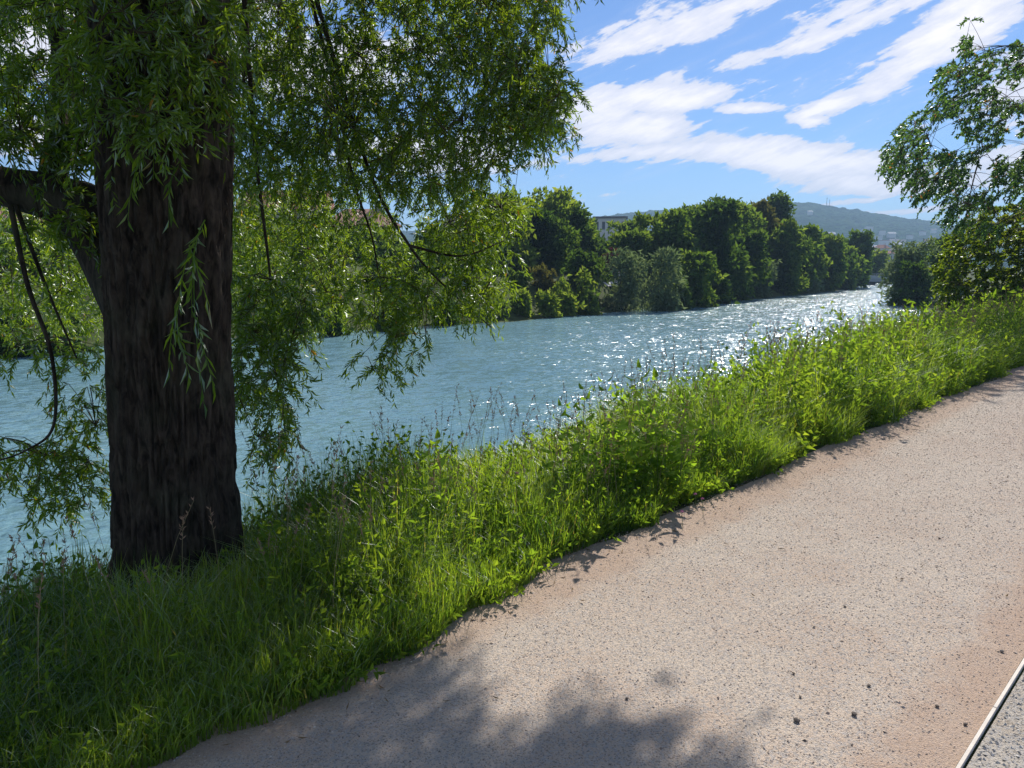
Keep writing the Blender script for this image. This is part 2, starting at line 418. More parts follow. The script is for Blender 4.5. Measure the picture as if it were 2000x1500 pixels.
# ------------------------------------------------------------------ ground, river, path
def grid(name, S, N, zf, m, smooth=True, z=None):
    SS, NN = np.meshgrid(S, N, indexing='ij'); x, y = xy(SS, NN); zz = zf(SS, NN)
    return gridmesh(name, x, y, zz, m, smooth)
def gridmesh(name, x, y, zz, m, smooth=True):
    a, b = x.shape; V = np.stack([x, y, zz], -1).reshape(-1, 3)
    i = np.arange(a - 1)[:, None] * b; j = np.arange(b - 1)[None]
    q = np.stack([i + j, i + b + j, i + b + j + 1, i + j + 1], -1).reshape(-1, 4)
    return mesh(name, V, [q], m, smooth)
S = np.concatenate([np.linspace(-400, -12, 12), np.arange(-10, 30, .35), np.arange(30, 170, 1.5), np.linspace(172, 3000, 40)])
cols = []
for s in S:
    a, b = float(nn(s)), float(nf(s)); lo = 2.6
    cols.append(np.concatenate([np.linspace(-2500, -20, 8), np.linspace(-15, lo, 8), np.linspace(lo + .05, a, 16), np.linspace(a + .1, b, 12),
                                np.linspace(b + .1, b + 8, 14), b + 8 + np.geomspace(1.5, 3000, 22)]))
NN_ = np.array(cols); SS_ = np.repeat(S[:, None], NN_.shape[1], 1)
gx, gy = xy(SS_, NN_); gz = zland(SS_, NN_)
obj('ground', gridmesh('ground', gx, gy, gz, M_ground), kind='structure')

SW = np.concatenate([np.linspace(-400, -12, 10), np.arange(-10, 175, 3.), np.linspace(180, 3000, 20)])
NW = np.array([np.linspace(float(nn(s)) - 1.2, float(nf(s)) + 1.5, 8) for s in SW]); SWW = np.repeat(SW[:, None], 8, 1)
wx, wy = xy(SWW, NW)
def rot45(x, y): return (x + y) * Q, (y - x) * Q
me = gridmesh('river', SWW, NW, np.full_like(NW, WATER), M_water)
riv = obj('river', me, kind='structure'); riv.rotation_euler = (0, 0, R(45))

def path_sheet(name, n0, n1, m, wob=(0, 0), z=.004):
    s = np.concatenate([np.arange(-8, 30, .12), np.linspace(31, 120, 40)])
    a = n0 + wob[0] * (fbm(s * 1.1, 2.2, 0, 3, 31) - .5); b = n1 + wob[1] * (fbm(s * 1.4, 5.2, 0, 4, 33) - .5)
    f = np.linspace(0, 1, 20)[None]; n = a[:, None] * (1 - f) + b[:, None] * f; s2 = np.repeat(s[:, None], 20, 1)
    o = obj(name, gridmesh(name, s2, n, np.full_like(n, z), m), kind='structure'); o.rotation_euler = (0, 0, R(45)); return o
path_sheet('path', .53, 2.62, M_path, (0, .35))
path_sheet('gravel_strip', -3.2, .505, M_path2, (.3, 0))

# timber edging board between the two gravel surfaces
M_board = plain('weathered_board', (.62, .57, .52), .75, .3, .25, 14., bump=.3)
ed = thing('edging_board', 'thin weathered pale edging strip between the path and the grey gravel', 'edging', (0, 0, 0), R(45))
sx = -3.0
k_ = 0
while sx < 22:
    V, q = box(sx, sx + 2.994, .511, .522, -.05, .019)
    V[:, 1] += .006 * np.sin(V[:, 0] * .9)
    ob_ = obj('board', mesh('board', V, [q], M_board), ed); sx += 3.0; k_ += 1

# gravel: loose stones as one countless mass
def stones(n, sf, nf_, r, zc=.004):
    s = sf; nq = nf_; x, y = xy(s, nq)
    V0 = np.array([[1, 0, 0], [-1, 0, 0], [0, 1, 0], [0, -1, 0], [0, 0, .75], [0, 0, -.75]], float)
    V0[:4, 2] = -.25; V0 = V0[:5]; Fc = np.array([[0, 2, 4], [2, 1, 4], [1, 3, 4], [3, 0, 4]])   # the buried underside is left off
    V = V0[None] * (.65 + .7 * rng.random((n, 5, 1))); V = V * r[:, None, None] * np.array([1, .8, .75])
    a = rng.random(n) * 6.28; b = (rng.random(n) - .5) * 1.4
    ca, sa, cb, sb = np.cos(a), np.sin(a), np.cos(b), np.sin(b)
    y1 = V[..., 1] * cb[:, None] - V[..., 2] * sb[:, None]; z1 = V[..., 1] * sb[:, None] + V[..., 2] * cb[:, None]
    x2 = V[..., 0] * ca[:, None] - y1 * sa[:, None]; y2 = V[..., 0] * sa[:, None] + y1 * ca[:, None]
    W = np.stack([x2 + x[:, None], y2 + y[:, None], z1 + zc + (r * .12)[:, None]], -1)
    return W.reshape(-1, 3), (np.arange(n)[:, None, None] * 5 + Fc[None]).reshape(-1, 3)
def stonemat(name, cs, pos=None):
    m, o = mat(name); g = nd('ShaderNodeNewGeometry'); c = ramp(X(g.outputs['Random Per Island']), [((pos[i] if pos else i / (len(cs) - 1)), q) for i, q in enumerate(cs)])
    p = nd('ShaderNodeBsdfPrincipled'); lk(c, p.inputs['Base Color']); p.inputs['Roughness'].default_value = .85; p.inputs['Specular IOR Level'].default_value = .25
    lk(p.outputs[0], o.inputs[0]); return m
M_st = stonemat('loose_grit', [(.10, .085, .08), (.40, .31, .25), (.55, .45, .37), (.36, .32, .30), (.66, .58, .51)], (0, .07, .45, .75, 1))
M_st2 = stonemat('grey_grit', [(.14, .14, .145), (.38, .36, .35), (.50, .47, .43), (.33, .32, .33), (.62, .59, .55)], (0, .1, .5, .75, 1))
def near_s(n, smin, smax, p=1.6): return smin + (smax - smin) * rng.random(n) ** p
n = 78000; s_ = near_s(n, -.6, 13, 1.8); nq = .545 + 2.05 * rng.random(n); r_ = .0018 + .0036 * rng.random(n) ** 2.0 + .004 * (rng.random(n) > .992)
r_ = r_ * (1 + .06 * np.clip(s_, 0, 20))
V, f_ = stones(n, s_, nq, r_); obj('gravel', mesh('gravel', V, [f_], M_st), kind='stuff')
n = 11000; s_ = near_s(n, .8, 6, 1.5); nq = .495 - 1.2 * rng.random(n) ** 1.3; r_ = .003 + .007 * rng.random(n) ** 1.6
V, f_ = stones(n, s_, nq, r_); obj('coarse_gravel', mesh('coarse_gravel', V, [f_], M_st2), kind='stuff')

# the larger loose stones
M_dark = plain('dark_stone', (.15, .125, .11), .85, .3, .35, 60., bump=.4)
M_mid = plain('grey_stone', (.24, .22, .20), .85, .3, .3, 60., bump=.4)
def pebble_mesh(seed, m):
    bmV = []
    import bmesh
    b = bmesh.new(); bmesh.ops.create_icosphere(b, subdivisions=1, radius=1)
    r = random.Random(seed)
    for v in b.verts: v.co *= .75 + .4 * r.random(); v.co.z *= .55; v.co.y *= .8
    me = bpy.data.meshes.new('pebble'); b.to_mesh(me); b.free(); me.materials.append(m); return me
pm = [pebble_mesh(i, M_dark) for i in range(3)] + [pebble_mesh(9 + i, M_mid) for i in range(2)]
PB = [(1668, 1396, .013, 0, 'largest brown stone lying loose on the path, left of the edging strip'),
      (1556, 1409, .014, 1, 'flat dark squarish stone on the sunlit path above the shadow'),
      (1697, 1340, .009, 2, None), (1830, 1380, .009, 0, None), (1885, 1415, .009, 1, None), (1563, 1362, .007, 2, None),
      (1650, 1185, .008, 1, None), (1550, 1316, .007, 2, None),
      (1835, 1052, .009, 0, None), (1957, 1273, .011, 3, None), (1225, 1365, .008, 2, None), (1590, 1225, .008, 3, None)]
for (px, py, r, k, lab) in PB:
    p = at_z(px, py, .006); o = obj('pebble', pm[k]); o.location = (p[0], p[1], .006 + r * .35); o.scale = (r, r, r); o.rotation_euler = (0, 0, px * .7)
    o['label'] = lab or 'small loose stone lying on the beige gravel path'; o['category'] = 'stone'; o['group'] = 'loose stones on the path' if not lab else 'larger loose stones on the path'

# ------------------------------------------------------------------ hill, haze
def ridge_z(px):
    py = np.interp(px, [-1500, 0, 800, 1000, 1150, 1250, 1350, 1430, 1490, 1560, 1620, 1700, 1800, 1900, 2100, 3500], [470, 466, 448, 434, 421, 409, 402, 397, 391, 391, 402, 416, 431, 449, 470, 480])
    u = (750 - py) / F; c, s = math.cos(PITCH), math.sin(PITCH)
    return (-s + u * c) / (c + u * s)
HY = 1250.0
def hill_z(x, y, bump=True):
    px = 1000 + F * x / y * math.cos(PITCH)
    h = 1.6 + HY * ridge_z(px)
    f = np.clip((y - 560) / (HY - 560), 0, 1); base = h * (f ** 1.15) - 8 * (1 - ss(y, 560, 640)) + 4
    back = h * (1 - .9 * ss(y, HY, HY + 900)); z = np.where(y < HY, base * (h / (h + 4)), back)
    if bump: z = z + (fbm(x / 9., y / 9., 0, 3, 55) - .5) * 9 + (fbm(x / 60., y / 60., 0, 2, 57) - .5) * 7 * ss(y, 600, 800) * (1 - ss(y, 1000, HY)) - 3.5
    return z
yy = np.concatenate([np.linspace(555, HY + 40, 190), np.linspace(HY + 60, 2300, 14)]); tx = np.linspace(-.95, .95, 460)
YY, TX = np.meshgrid(yy, tx, indexing='ij'); XX = YY * TX
m, o = mat('wooded_hillside'); t = nd('ShaderNodeTexCoord'); a = noise(t.outputs['Object'], .11, 5, .7); b = noise(t.outputs['Object'], .013, 3)
c = mixc(sstep(a, .35, .65), (.012, .035, .014), (.045, .095, .032)); c = mixc(sstep(b, .5, .65) * .4, c, (.07, .11, .045))
d = nd('ShaderNodeBsdfDiffuse'); lk(c, d.inputs[0]); bu = nd('ShaderNodeBump'); bu.inputs['Distance'].default_value = 4; lk(a, bu.inputs['Height']); lk(bu.outputs[0], d.inputs['Normal']); lk(d.outputs[0], o.inputs[0])
obj('hill', gridmesh('hill', XX, YY, hill_z(XX, YY), m, False), kind='structure')

hz = bpy.data.materials.new('haze_air'); hz.use_nodes = True; X.nt = hz.node_tree; X.nt.nodes.clear()
ho = nd('ShaderNodeOutputMaterial'); hv = nd('ShaderNodeVolumePrincipled'); hv.inputs['Color'].default_value = (.46, .70, 1, 1); hv.inputs['Density'].default_value = .00048
hv.inputs['Anisotropy'].default_value = .1
lk(hv.outputs[0], ho.inputs['Volume'])
V, q = box(-3600, 3600, -500, 4500, -4.6, 135); me = mesh('haze', V, [q], hz); obj('haze', me, kind='stuff')

# ------------------------------------------------------------------ willow
TB = np.array([-1.80, 3.78, -.35])          # trunk foot
wil = thing('willow_tree', 'large old willow with dark furrowed trunk and drooping leafy branches beside the path', 'willow tree', TB)
def w2l(P): return np.asarray(P) - TB
def trunk_mesh():
    H = 7.6; nz, na = 300, 270
    z = np.concatenate([np.linspace(0, 3.2, 265), np.linspace(3.25, H, 35)]); th = np.arange(na) / na * 2 * math.pi
    rad = np.interp(z, [0, .35, .8, 1.5, 2.1, 2.6, 3.6, 5, 7.6], [.37, .315, .298, .293, .303, .318, .30, .25, .12])
    cx = np.interp(z, [0, 1.5, 2.6, 4, 7.6], [.0, .05, .10, .14, .4]); cyy = np.interp(z, [0, 4, 7.6], [0, .05, .4])
    Z, T = np.meshgrid(z, th, indexing='ij'); r = rad[:, None] * (1 + .05 * np.cos(2 * T + .7) + .03 * np.cos(3 * T + Z * .5))
    r = r + .05 * np.exp(-Z / .4) * np.cos(5 * T)
    cxn, cyn = np.cos(T) * 5.2, np.sin(T) * 5.2
    w = fbm(cxn * .5, cyn * .5, Z * 1.6, 3, 70) * 3.0; w2 = fbm(cxn * 1.2, cyn * 1.2, Z * 4, 2, 78) * .8
    rid = 1 - np.abs(2 * vn(cxn * 1.7 + w, cyn * 1.7 - w, Z * 2.1 + w2, 71) - 1)
    rid = np.maximum(rid, 1 - np.abs(2 * vn(cxn * 2.6 - w, cyn * 2.6 + w, Z * 3.2, 73) - 1) * 1.25)
    rid2 = fbm(cxn * 4.5 + w, cyn * 4.5, Z * 9, 3, 75)
    groove = np.clip((rid - .72) / .28, 0, 1) ** .8
    r = r - .030 * groove + .018 * (rid2 - .5) + .03 * (fbm(cxn * .35, cyn * .35, Z * 1.1, 2, 79) - .5)
    P = np.stack([r * np.cos(T) + cx[:, None], r * np.sin(T) + cyy[:, None], Z], -1)
    i = np.arange(nz - 1)[:, None] * na; j = np.arange(na)[None]
    q = np.stack([i + j, i + (j + 1) % na, i + na + (j + 1) % na, i + na + j], -1).reshape(-1, 4)
    return mesh('trunk', P.reshape(-1, 3), [q], M_bark, True)
obj('trunk', trunk_mesh(), wil)
LIMBS = []
def limb(pts, r0, r1, k=12):
    """pts world; smooth Catmull curve"""
    P = np.array(pts, float); out = []
    PP = np.vstack([2 * P[0] - P[1], P, 2 * P[-1] - P[-2]])
    for i in range(1, len(PP) - 2):
        for t in np.linspace(0, 1, 8, endpoint=False):
            a, b, c, d = PP[i - 1], PP[i], PP[i + 1], PP[i + 2]
            out.append(.5 * (2 * b + (c - a) * t + (2 * a - 5 * b + 4 * c - d) * t * t + (3 * b - 3 * c + d - a) * t ** 3))
    out.append(P[-1]); out = np.array(out); f = np.linspace(0, 1, len(out)); rr = r0 * (1 - f) ** 1.1 + r1 * f
    rr = rr * (1 + .08 * (vn(f * 14, r0 * 50, 0, 5) - .5))
    V, q = tube(w2l(out), rr, k); obj('limb', mesh('limb', V, [q], M_bark, True), wil); LIMBS.append(out[::2]); return out
t0 = TB + np.array([0, 0, 0])
limb([t0 + (.02, .02, 1.55), at(185, 440, 3.95), at(120, 392, 3.95), at(0, 362, 3.9), at(-160, 320, 3.7), at(-420, 220, 3.5)], .19, .05)
limb([at(100, 380, 3.97), at(112, 280, 4.0), at(125, 180, 4.1), at(110, 40, 4.2), at(60, -200, 4.3)], .075, .04)
limb([t0 + (0, 0, 3.8), (-1.5, 4.6, 4.7), (-.9, 5.9, 5.3), (-.2, 7.4, 5.4), (.3, 8.8, 5.1)], .15, .03)
limb([t0 + (0, 0, 4.1), (-1.1, 4.4, 4.9), (0, 5.2, 5.7), (1.0, 6.4, 6.0), (1.8, 7.9, 5.7)], .13, .03)
limb([t0 + (0, 0, 4.4), (-1.9, 5.2, 5.3), (-2.1, 6.8, 5.8), (-2.3, 8.5, 5.4)], .13, .03)
limb([t0 + (0, 0, 4.0), (-2.6, 4.5, 4.8), (-3.6, 5.4, 5.3), (-4.8, 6.6, 5.0)], .13, .03)
limb([t0 + (0, 0, 4.6), (-2.4, 3.2, 5.4), (-3.1, 2.0, 5.8), (-4.0, .6, 5.4)], .12, .03)
limb([t0 + (0, 0, 4.9), (-1.2, 3.2, 5.8), (-.3, 2.2, 6.4), (.5, 1.0, 6.2)], .12, .03)
limb([t0 + (.2, .2, 6.0), (-1.1, 4.9, 7.0), (-.3, 6.2, 7.6), (.8, 7.8, 7.2), (1.9, 9.0, 6.5)], .10, .02)
limb([t0 + (.2, .2, 6.2), (-2.0, 5.2, 7.4), (-2.4, 6.8, 7.8), (-2.6, 8.2, 7.2)], .10, .02)
limb([at(560, -160, 5.2), at(640, 120, 5.4), at(690, 350, 5.5), at(728, 470, 5.5), at(750, 620, 5.6)], .018, .004, 7)
limb([at(600, -60, 5.3), at(720, 330, 5.4), at(800, 480, 5.5), at(870, 560, 5.5), at(960, 640, 5.5)], .018, .004, 7)
limb([at(800, 480, 5.5), at(900, 500, 5.55), at(985, 470, 5.6)], .012, .004, 6)
limb([at(20, 400, 3.8), at(55, 560, 3.8), at(100, 690, 3.8), at(105, 830, 3.8), at(50, 880, 3.8), at(-20, 905, 3.8)], .014, .004, 6)
limb([at(30, 400, 3.85), at(90, 560, 3.9), at(150, 700, 4.0)], .013, .004, 6)
limb([at(470, -100, 4.6), at(500, 300, 4.9), at(530, 560, 5.0), at(560, 880, 5.1)], .018, .004, 6)

def sample_poly(poly, n):
    poly = np.array(poly, float); lo, hi = poly.min(0), poly.max(0); out = []
    while sum(map(len, out)) < n:
        p = lo + (hi - lo) * rng.random((n * 2, 2)); ins = np.zeros(len(p), bool); j = len(poly) - 1
        for i in range(len(poly)):
            a, b = poly[i], poly[j]
            c = ((a[1] > p[:, 1]) != (b[1] > p[:, 1])) & (p[:, 0] < (b[0] - a[0]) * (p[:, 1] - a[1]) / (b[1] - a[1] + 1e-9) + a[0])
            ins ^= c; j = i
        out.append(p[ins])
    return np.concatenate(out)[:n]
# masses of foliage seen in the photograph: outline, number of shoots, depth range
ZONES = [
    ([(430, -40), (1120, -40), (1100, 60), (1050, 130), (1110, 200), (1085, 270), (1030, 300), (960, 370), (800, 400), (430, 380)], 1650, 4.6, 6.8),
    ([(150, -40), (440, -40), (440, 250), (400, 300), (150, 260)], 190, 2.9, 3.6),
    ([(-20, -40), (200, -40), (190, 250), (-20, 230)], 300, 3.4, 5.8),
    ([(-20, 250), (200, 250), (200, 340), (100, 330), (-20, 300)], 60, 3.6, 3.9),
    ([(60, 380), (200, 420), (190, 520), (80, 480)], 20, 3.6, 3.9),
    ([(430, 360), (820, 380), (960, 350), (1000, 420), (960, 540), (900, 600), (690, 640), (560, 620), (430, 560)], 460, 5.4, 8.2),
    ([(900, 380), (1030, 420), (1030, 500), (1000, 590), (930, 640), (860, 560)], 100, 5.8, 7.4),
    ([(690, 560), (860, 580), (840, 700), (780, 760), (700, 750)], 90, 5.0, 5.8),
    ([(430, 560), (600, 560), (600, 700), (560, 860), (520, 920), (455, 860)], 150, 4.3, 5.2),
    ([(500, 880), (590, 860), (580, 930), (520, 940)], 8, 4.6, 5.0),
    ([(870, 560), (1000, 560), (940, 640), (880, 630)], 36, 5.2, 5.8),
    ([(-20, 420), (200, 430), (205, 640), (120, 680), (-20, 660)], 260, 5.0, 8.0),
    ([(-20, 640), (110, 680), (205, 700), (205, 780), (100, 740), (-20, 730)], 22, 4.0, 5.0),
    ([(-20, 860), (60, 900), (200, 830), (208, 980), (130, 1020), (-20, 960)], 66, 4.3, 4.8),
    ([(100, 760), (205, 760), (205, 860), (120, 860)], 12, 4.3, 4.8),
    ([(420, 400), (640, 400), (700, 560), (640, 680), (520, 700), (440, 640)], 240, 6.4, 8.6),
    ([(1000, 60), (1110, 150), (1120, 280), (1060, 300), (990, 260)], 90, 5.2, 6.2),
    ([(1100, -30), (1200, -30), (1185, -8), (1120, 0)], 6, 4.8, 5.5),
]
ST = []
for poly, n, d0, d1 in ZONES:
    n = int(n * 1.45); p = sample_poly(poly, n); p = p[fbm(p[:, 0] / 60., p[:, 1] / 85., 0, 2, 21) > (.22 if n > 1500 else .33)] if n > 60 else p
    ST.append(at_arr(p[:, 0], p[:, 1] - 25, rng.uniform(d0, d1, len(p))))
vis = np.concatenate(ST)
# rest of the crown, out of frame; shoots kept by where their shade lands
n = 90000
c = np.stack([rng.uniform(-6.5, 4.6, n), rng.uniform(.2, 11.5, n), rng.uniform(4.1, 8.8, n)], -1)
e = ((c[:, 0] + 1.0) / 5.3) ** 2 + ((c[:, 1] - 5.6) / 5.8) ** 2 + ((c[:, 2] - 4.2) / 4.6) ** 2
gxs = c[:, 0] - SD[0] / SD[2] * c[:, 2]; gys = c[:, 1] - SD[1] / SD[2] * c[:, 2]
wob = (fbm(gxs * 1.8, gys * 1.8, 0, 2, 91) - .5)
sh1 = (gxs < -.66 + .5 * wob + .12 * (gys - 3)) & (gys < 4.3 + 1.2 * wob)
sh2 = (gys < 2.45 + 1.2 * wob) & (gys > 1.4) & (gxs < .70 + 1.2 * wob) & (gxs > -1.2)
off = (c[:, 2] - 1.6) / np.maximum(c[:, 1], .01) > .375
hollow = fbm(c[:, 0] * .9, c[:, 1] * .9, c[:, 2] * .9, 2, 93) > .33
sh3 = (gxs > -4.4) & (gxs < -2.0) & (gys > -1.8) & (gys < 1.3)  # extra unseen shoots, added to shade the leaves before the trunk
c = np.concatenate([c[(e < 1) & sh3 & off][:1500], c[(e < 1) & sh1 & off & hollow][:4300], c[(e < 1) & sh2 & off][:3300]])
b_ = rdir(3600) * (rng.random((3600, 1)) ** .33) * np.array([4.2, 3.6, 2.4]) + np.array([-1.8, -1.2, 5.6]); c = np.concatenate([c, b_])  # unseen foliage over the camera, added to block sky light
starts = np.concatenate([vis, c]); NT = len(starts)
def shoots(starts, L, leaf_n, out_dir, droop):
    """drooping shoots: points (N,m,3)"""
    N = len(starts); m = 7; f = np.linspace(0, 1, m)[None, :, None]
    h = out_dir; L = L[:, None, None]
    P = starts[:, None] + h[:, None] * L * (f * .55 - f ** 2 * .12) + np.array([0, 0, -1.]) * L * (f ** 1.6) * droop[:, None, None]
    P = P + (rng.normal(size=(N, m, 3)) * .012) * f
    return P
az_ = rng.random(NT) * 6.28; hd = np.stack([np.cos(az_), np.sin(az_), rng.uniform(-.3, .7, NT)], -1)
Ls = rng.uniform(.16, .46, NT); PP = shoots(starts, Ls, 26, hd, rng.uniform(.2, .9, NT))
Vt, qt = tubes(PP[:, ::3], .0022, .0008, 3)
LN = 28
def leaves_on(PP, ln, L0, L1, W0, W1, spread=.75, curl=.18, drop=.35, six=False):
    N, m, _ = PP.shape; u = (np.arange(ln)[None] + rng.random((N, ln))) / ln * (m - 1.001)
    i = u.astype(int); fr = (u - i)[..., None]; idx = np.arange(N)[:, None]
    p = PP[idx, i] * (1 - fr) + PP[idx, i + 1] * fr; T = unit(PP[idx, i + 1] - PP[idx, i])
    n = N * ln; p = p.reshape(-1, 3); T = T.reshape(-1, 3); sd = unit(np.cross(T, rdir(n)))
    D = unit(T + sd * spread * rng.uniform(.5, 1.3, (n, 1)) + np.array([0, 0, -drop])); W = unit(np.cross(D, rdir(n)))
    sz = rng.uniform(.65, 1, n)
    return leaves(p, D, W, rng.uniform(L0, L1, n) * sz, rng.uniform(W0, W1, n) * sz, curl, six)
nv_ = len(vis); Vl, fl = leaves_on(PP[:nv_], LN, .044, .08, .010, .016, .95, .18, .15); Vl2, fl2 = leaves_on(PP[nv_:], 19, .07, .115, .018, .027, .95, .18, .15)
Vl = np.concatenate([Vl, Vl2]); fl = np.concatenate([fl, fl2 + nv_ * LN * 4])
obj('leaves', mesh('leaves', w2l(Vl), [fl], M_willow), wil, kind='stuff')
# thin branchlets tie the shoots back to the limbs
LP = np.concatenate(LIMBS)
hub = starts[rng.choice(NT, 900, replace=False)]
conn, rd_ = attach(hub, LP)
Vh, qh = tubes(conn, rd_, .0018, 3)
j = np.array([np.argmin(np.linalg.norm(hub - s, axis=1)) for s in starts]); A = hub[j]
mid = (A + starts) / 2 + np.array([0, 0, .06]); f = np.linspace(0, 1, 3)[None, :, None]
CC = (1 - f) ** 2 * A[:, None] + 2 * f * (1 - f) * mid[:, None] + f * f * starts[:, None]
CC = CC[np.linalg.norm(A - starts, axis=1) < .45]
CC = CC[::2]; Vc, qc = tubes(CC, .003, .002, 3)
ac = Acc(); ac.add(w2l(Vt), qt); ac.add(w2l(Vh), qh); ac.add(w2l(Vc), qc)
obj('twigs', ac.mesh('twigs', M_twig, True), wil, kind='stuff')
# pale sprouts growing out of the bark
sp_ = []
for (px, py, px1, py1) in [(400, 430, 375, 620), (395, 450, 345, 640), (380, 500, 400, 800), (372, 560, 330, 720), (385, 620, 420, 760), (370, 480, 410, 600), (350, 640, 372, 740), (300, 300, 250, 430), (240, 230, 180, 330), (330, 250, 300, 350), (360, 320, 330, 430)]:
    a = at(px, py, 3.5); b = at(px1, py1, 3.36); mm = (a + b) / 2 + np.array([.0, -.08, .12]); sp_.append(bez(a, mm, b, 7))
sp_ = np.array(sp_); V1, q1 = tubes(sp_, .0035, .0012, 4); L_ = leaves_on(sp_, 16, .07, .12, .008, .012, .8, .25)
a_ = Acc(); a_.add(w2l(V1), q1); a_.add(w2l(L_[0]), L_[1]); obj('bark_sprouts', a_.mesh('bark_sprouts', M_grass), wil, kind='stuff')

# ------------------------------------------------------------------ tall grass and weeds on the near bank
def blades(P, H, W, lean, az, seg=3):
    N = len(P); f = np.linspace(0, 1, seg + 1)
    d = np.stack([np.cos(az), np.sin(az), np.zeros(N)], -1); sd = np.stack([-np.sin(az + .6 * rng.normal(size=N)), np.cos(az), np.zeros(N)], -1); sd = unit(sd)
    vs = []
    for k, t in enumerate(f):
        c = P + np.array([0, 0, 1.]) * (H * (t - .32 * lean * t ** 2.6))[:, None] + d * (H * lean * .85 * t ** 2.0)[:, None]
        w = (W * (1 - t ** 1.8) * .5)[:, None]
        if k < seg: vs += [c - sd * w, c + sd * w]
        else: vs.append(c)
    V = np.stack(vs, 1); nv = V.shape[1]; b = np.arange(N)[:, None] * nv
    q = np.concatenate([b + [2 * k, 2 * k + 1, 2 * k + 3, 2 * k + 2] for k in range(seg - 1)])
    t = b + [2 * seg - 2, 2 * seg - 1, 2 * seg]
    return V.reshape(-1, 3), q, t
def place(n, s0, s1, n0, n1, p=1.0, q=1.0):
    s = s0 + (s1 - s0) * rng.random(n) ** p; nl = n0 + (n1 - n0) * rng.random(n) ** q
    return s, nl
def hgt(s, n):
    """height of the bank vegetation"""
    base = .44 + .13 * ss(s, 1.6, 3.2) + .27 * ss(s, 5.2, 10)
    base = base * (1 - .14 * (1 - ss(s, 4.5, 6))) * (1 - .3 * ss(s, 3.4, 3.8) * (1 - ss(s, 5.0, 5.4)))
    edge = .5 + .5 * ss(n, 2.45, 3.15)
    clump = .45 + 1.1 * fbm(s * 1.5, n * 1.1, 0, 2, 41)
    return base * edge * clump
def tuft_points(n, s0, s1, n0, n1, p=1., q=1., spread=.05, per=9):
    k = max(1, n // per); s, nl = place(k, s0, s1, n0, n1, p, q); s = np.repeat(s, per) + rng.normal(size=k * per) * spread; nl = np.repeat(nl, per) + rng.normal(size=k * per) * spread
    return s, nl
def edge_n(s): return 2.66 - .26 * (1 - ss(s, 1.2, 3.0)) + .46 * (fbm(s * 1.6, 3.3, 0, 3, 45) - .5)
acc = Acc()
for (cnt, s0, s1, n1, p, wmul, hm) in [(74000, -2.2, 6.2, 4.6, 1.0, 1.1, 1.12), (12000, -3, 6, 6.5, 1., 1.3, 1.0), (40000, 4.6, 16, 5.0, 1.3, 1.35, 1.), (14000, 15, 48, 6.0, 1.3, 2.6, 1.1), (16000, -2.2, 2.4, 3.1, 1., 1.1, .9)]:
    s, nl = tuft_points(cnt, s0, s1, 0, 1, p, 1.55); nl = edge_n(s) + nl * (n1 - edge_n(s)); nl = np.maximum(nl, edge_n(s) - .06)
    x, y = xy(s, nl); keep = (np.hypot(x - TB[0], y - TB[1]) > .36) & (np.hypot(x, y) > .5); s, nl, x, y = s[keep], nl[keep], x[keep], y[keep]
    z = zland(s, nl) - .02; H = hgt(s, nl) * rng.uniform(.35, 1.15, len(s)) * hm
    lean = np.clip(rng.gamma(2.2, .28, len(s)), .05, 1.0); az = rng.random(len(s)) * 6.28
    toward = (nl - edge_n(s)) < .25; lean = np.where(toward, np.minimum(lean, .7), lean); az = np.where(toward & (rng.random(len(s)) < .25), R(-45) + rng.normal(size=len(s)) * .7, az)
    acc.add(*blades(np.stack([x, y, z], -1), H, rng.uniform(.0035, .0075, len(s)) * wmul, lean, az, 3 if wmul < 1.3 else 2))
obj('grass', acc.mesh('grass', M_grass), kind='stuff')
# seed stalks
def stalks(n, s0, s1, n0, n1, h0, h1, wm=1.):
    s, nl = place(n, s0, s1, n0, n1); x, y = xy(s, nl); k = np.hypot(x - TB[0], y - TB[1]) > .4; s, nl, x, y = s[k], nl[k], x[k], y[k]; n = len(s)
    z = zland(s, nl); H = rng.uniform(h0, h1, n); f = np.linspace(0, 1, 5)[None, :, None]; a = rng.random(n) * 6.28
    d = np.stack([np.cos(a), np.sin(a), np.zeros(n)], -1)[:, None] * (H * rng.uniform(.05, .3, n))[:, None, None]
    P = np.stack([x, y, z], -1)[:, None] + d * f ** 2 + np.array([0, 0, 1.]) * H[:, None, None] * f
    V1, q1 = tubes(P, .0014 * wm, .0008 * wm, 3)
    # seed heads: small flakes round the top
    m = 14; u = rng.uniform(.80, 1.0, (n, m, 1)); base = P[:, 3:4] * (1 - (u - .75) * 4) + P[:, 4:5] * ((u - .75) * 4)
    base = base.reshape(-1, 3); D = unit(rdir(n * m) * .8 + np.array([0, 0, 1.])); V2, f2 = leaves(base, D, unit(np.cross(D, rdir(n * m))), .022 * wm, .006 * wm, .1)
    return V1, q1, V2, f2
a1 = Acc(); a2 = Acc()
for args in [(240, 1.6, 6, 2.7, 4.4, .4, .85), (600, 6, 20, 2.8, 5.0, .7, 1.1, 1.3), (300, 18, 45, 3., 7, .8, 1.25, 2.2), (110, -1.5, 1.8, 2.8, 4.4, .3, .6)]:
    V1, q1, V2, f2 = stalks(*args); a1.add(V1, q1); a2.add(V2, f2)
obj('grass_stalks', a1.mesh('grass_stalks', M_straw), kind='stuff'); obj('grass_seed_heads', a2.mesh('grass_seed_heads', M_seed), kind='stuff')
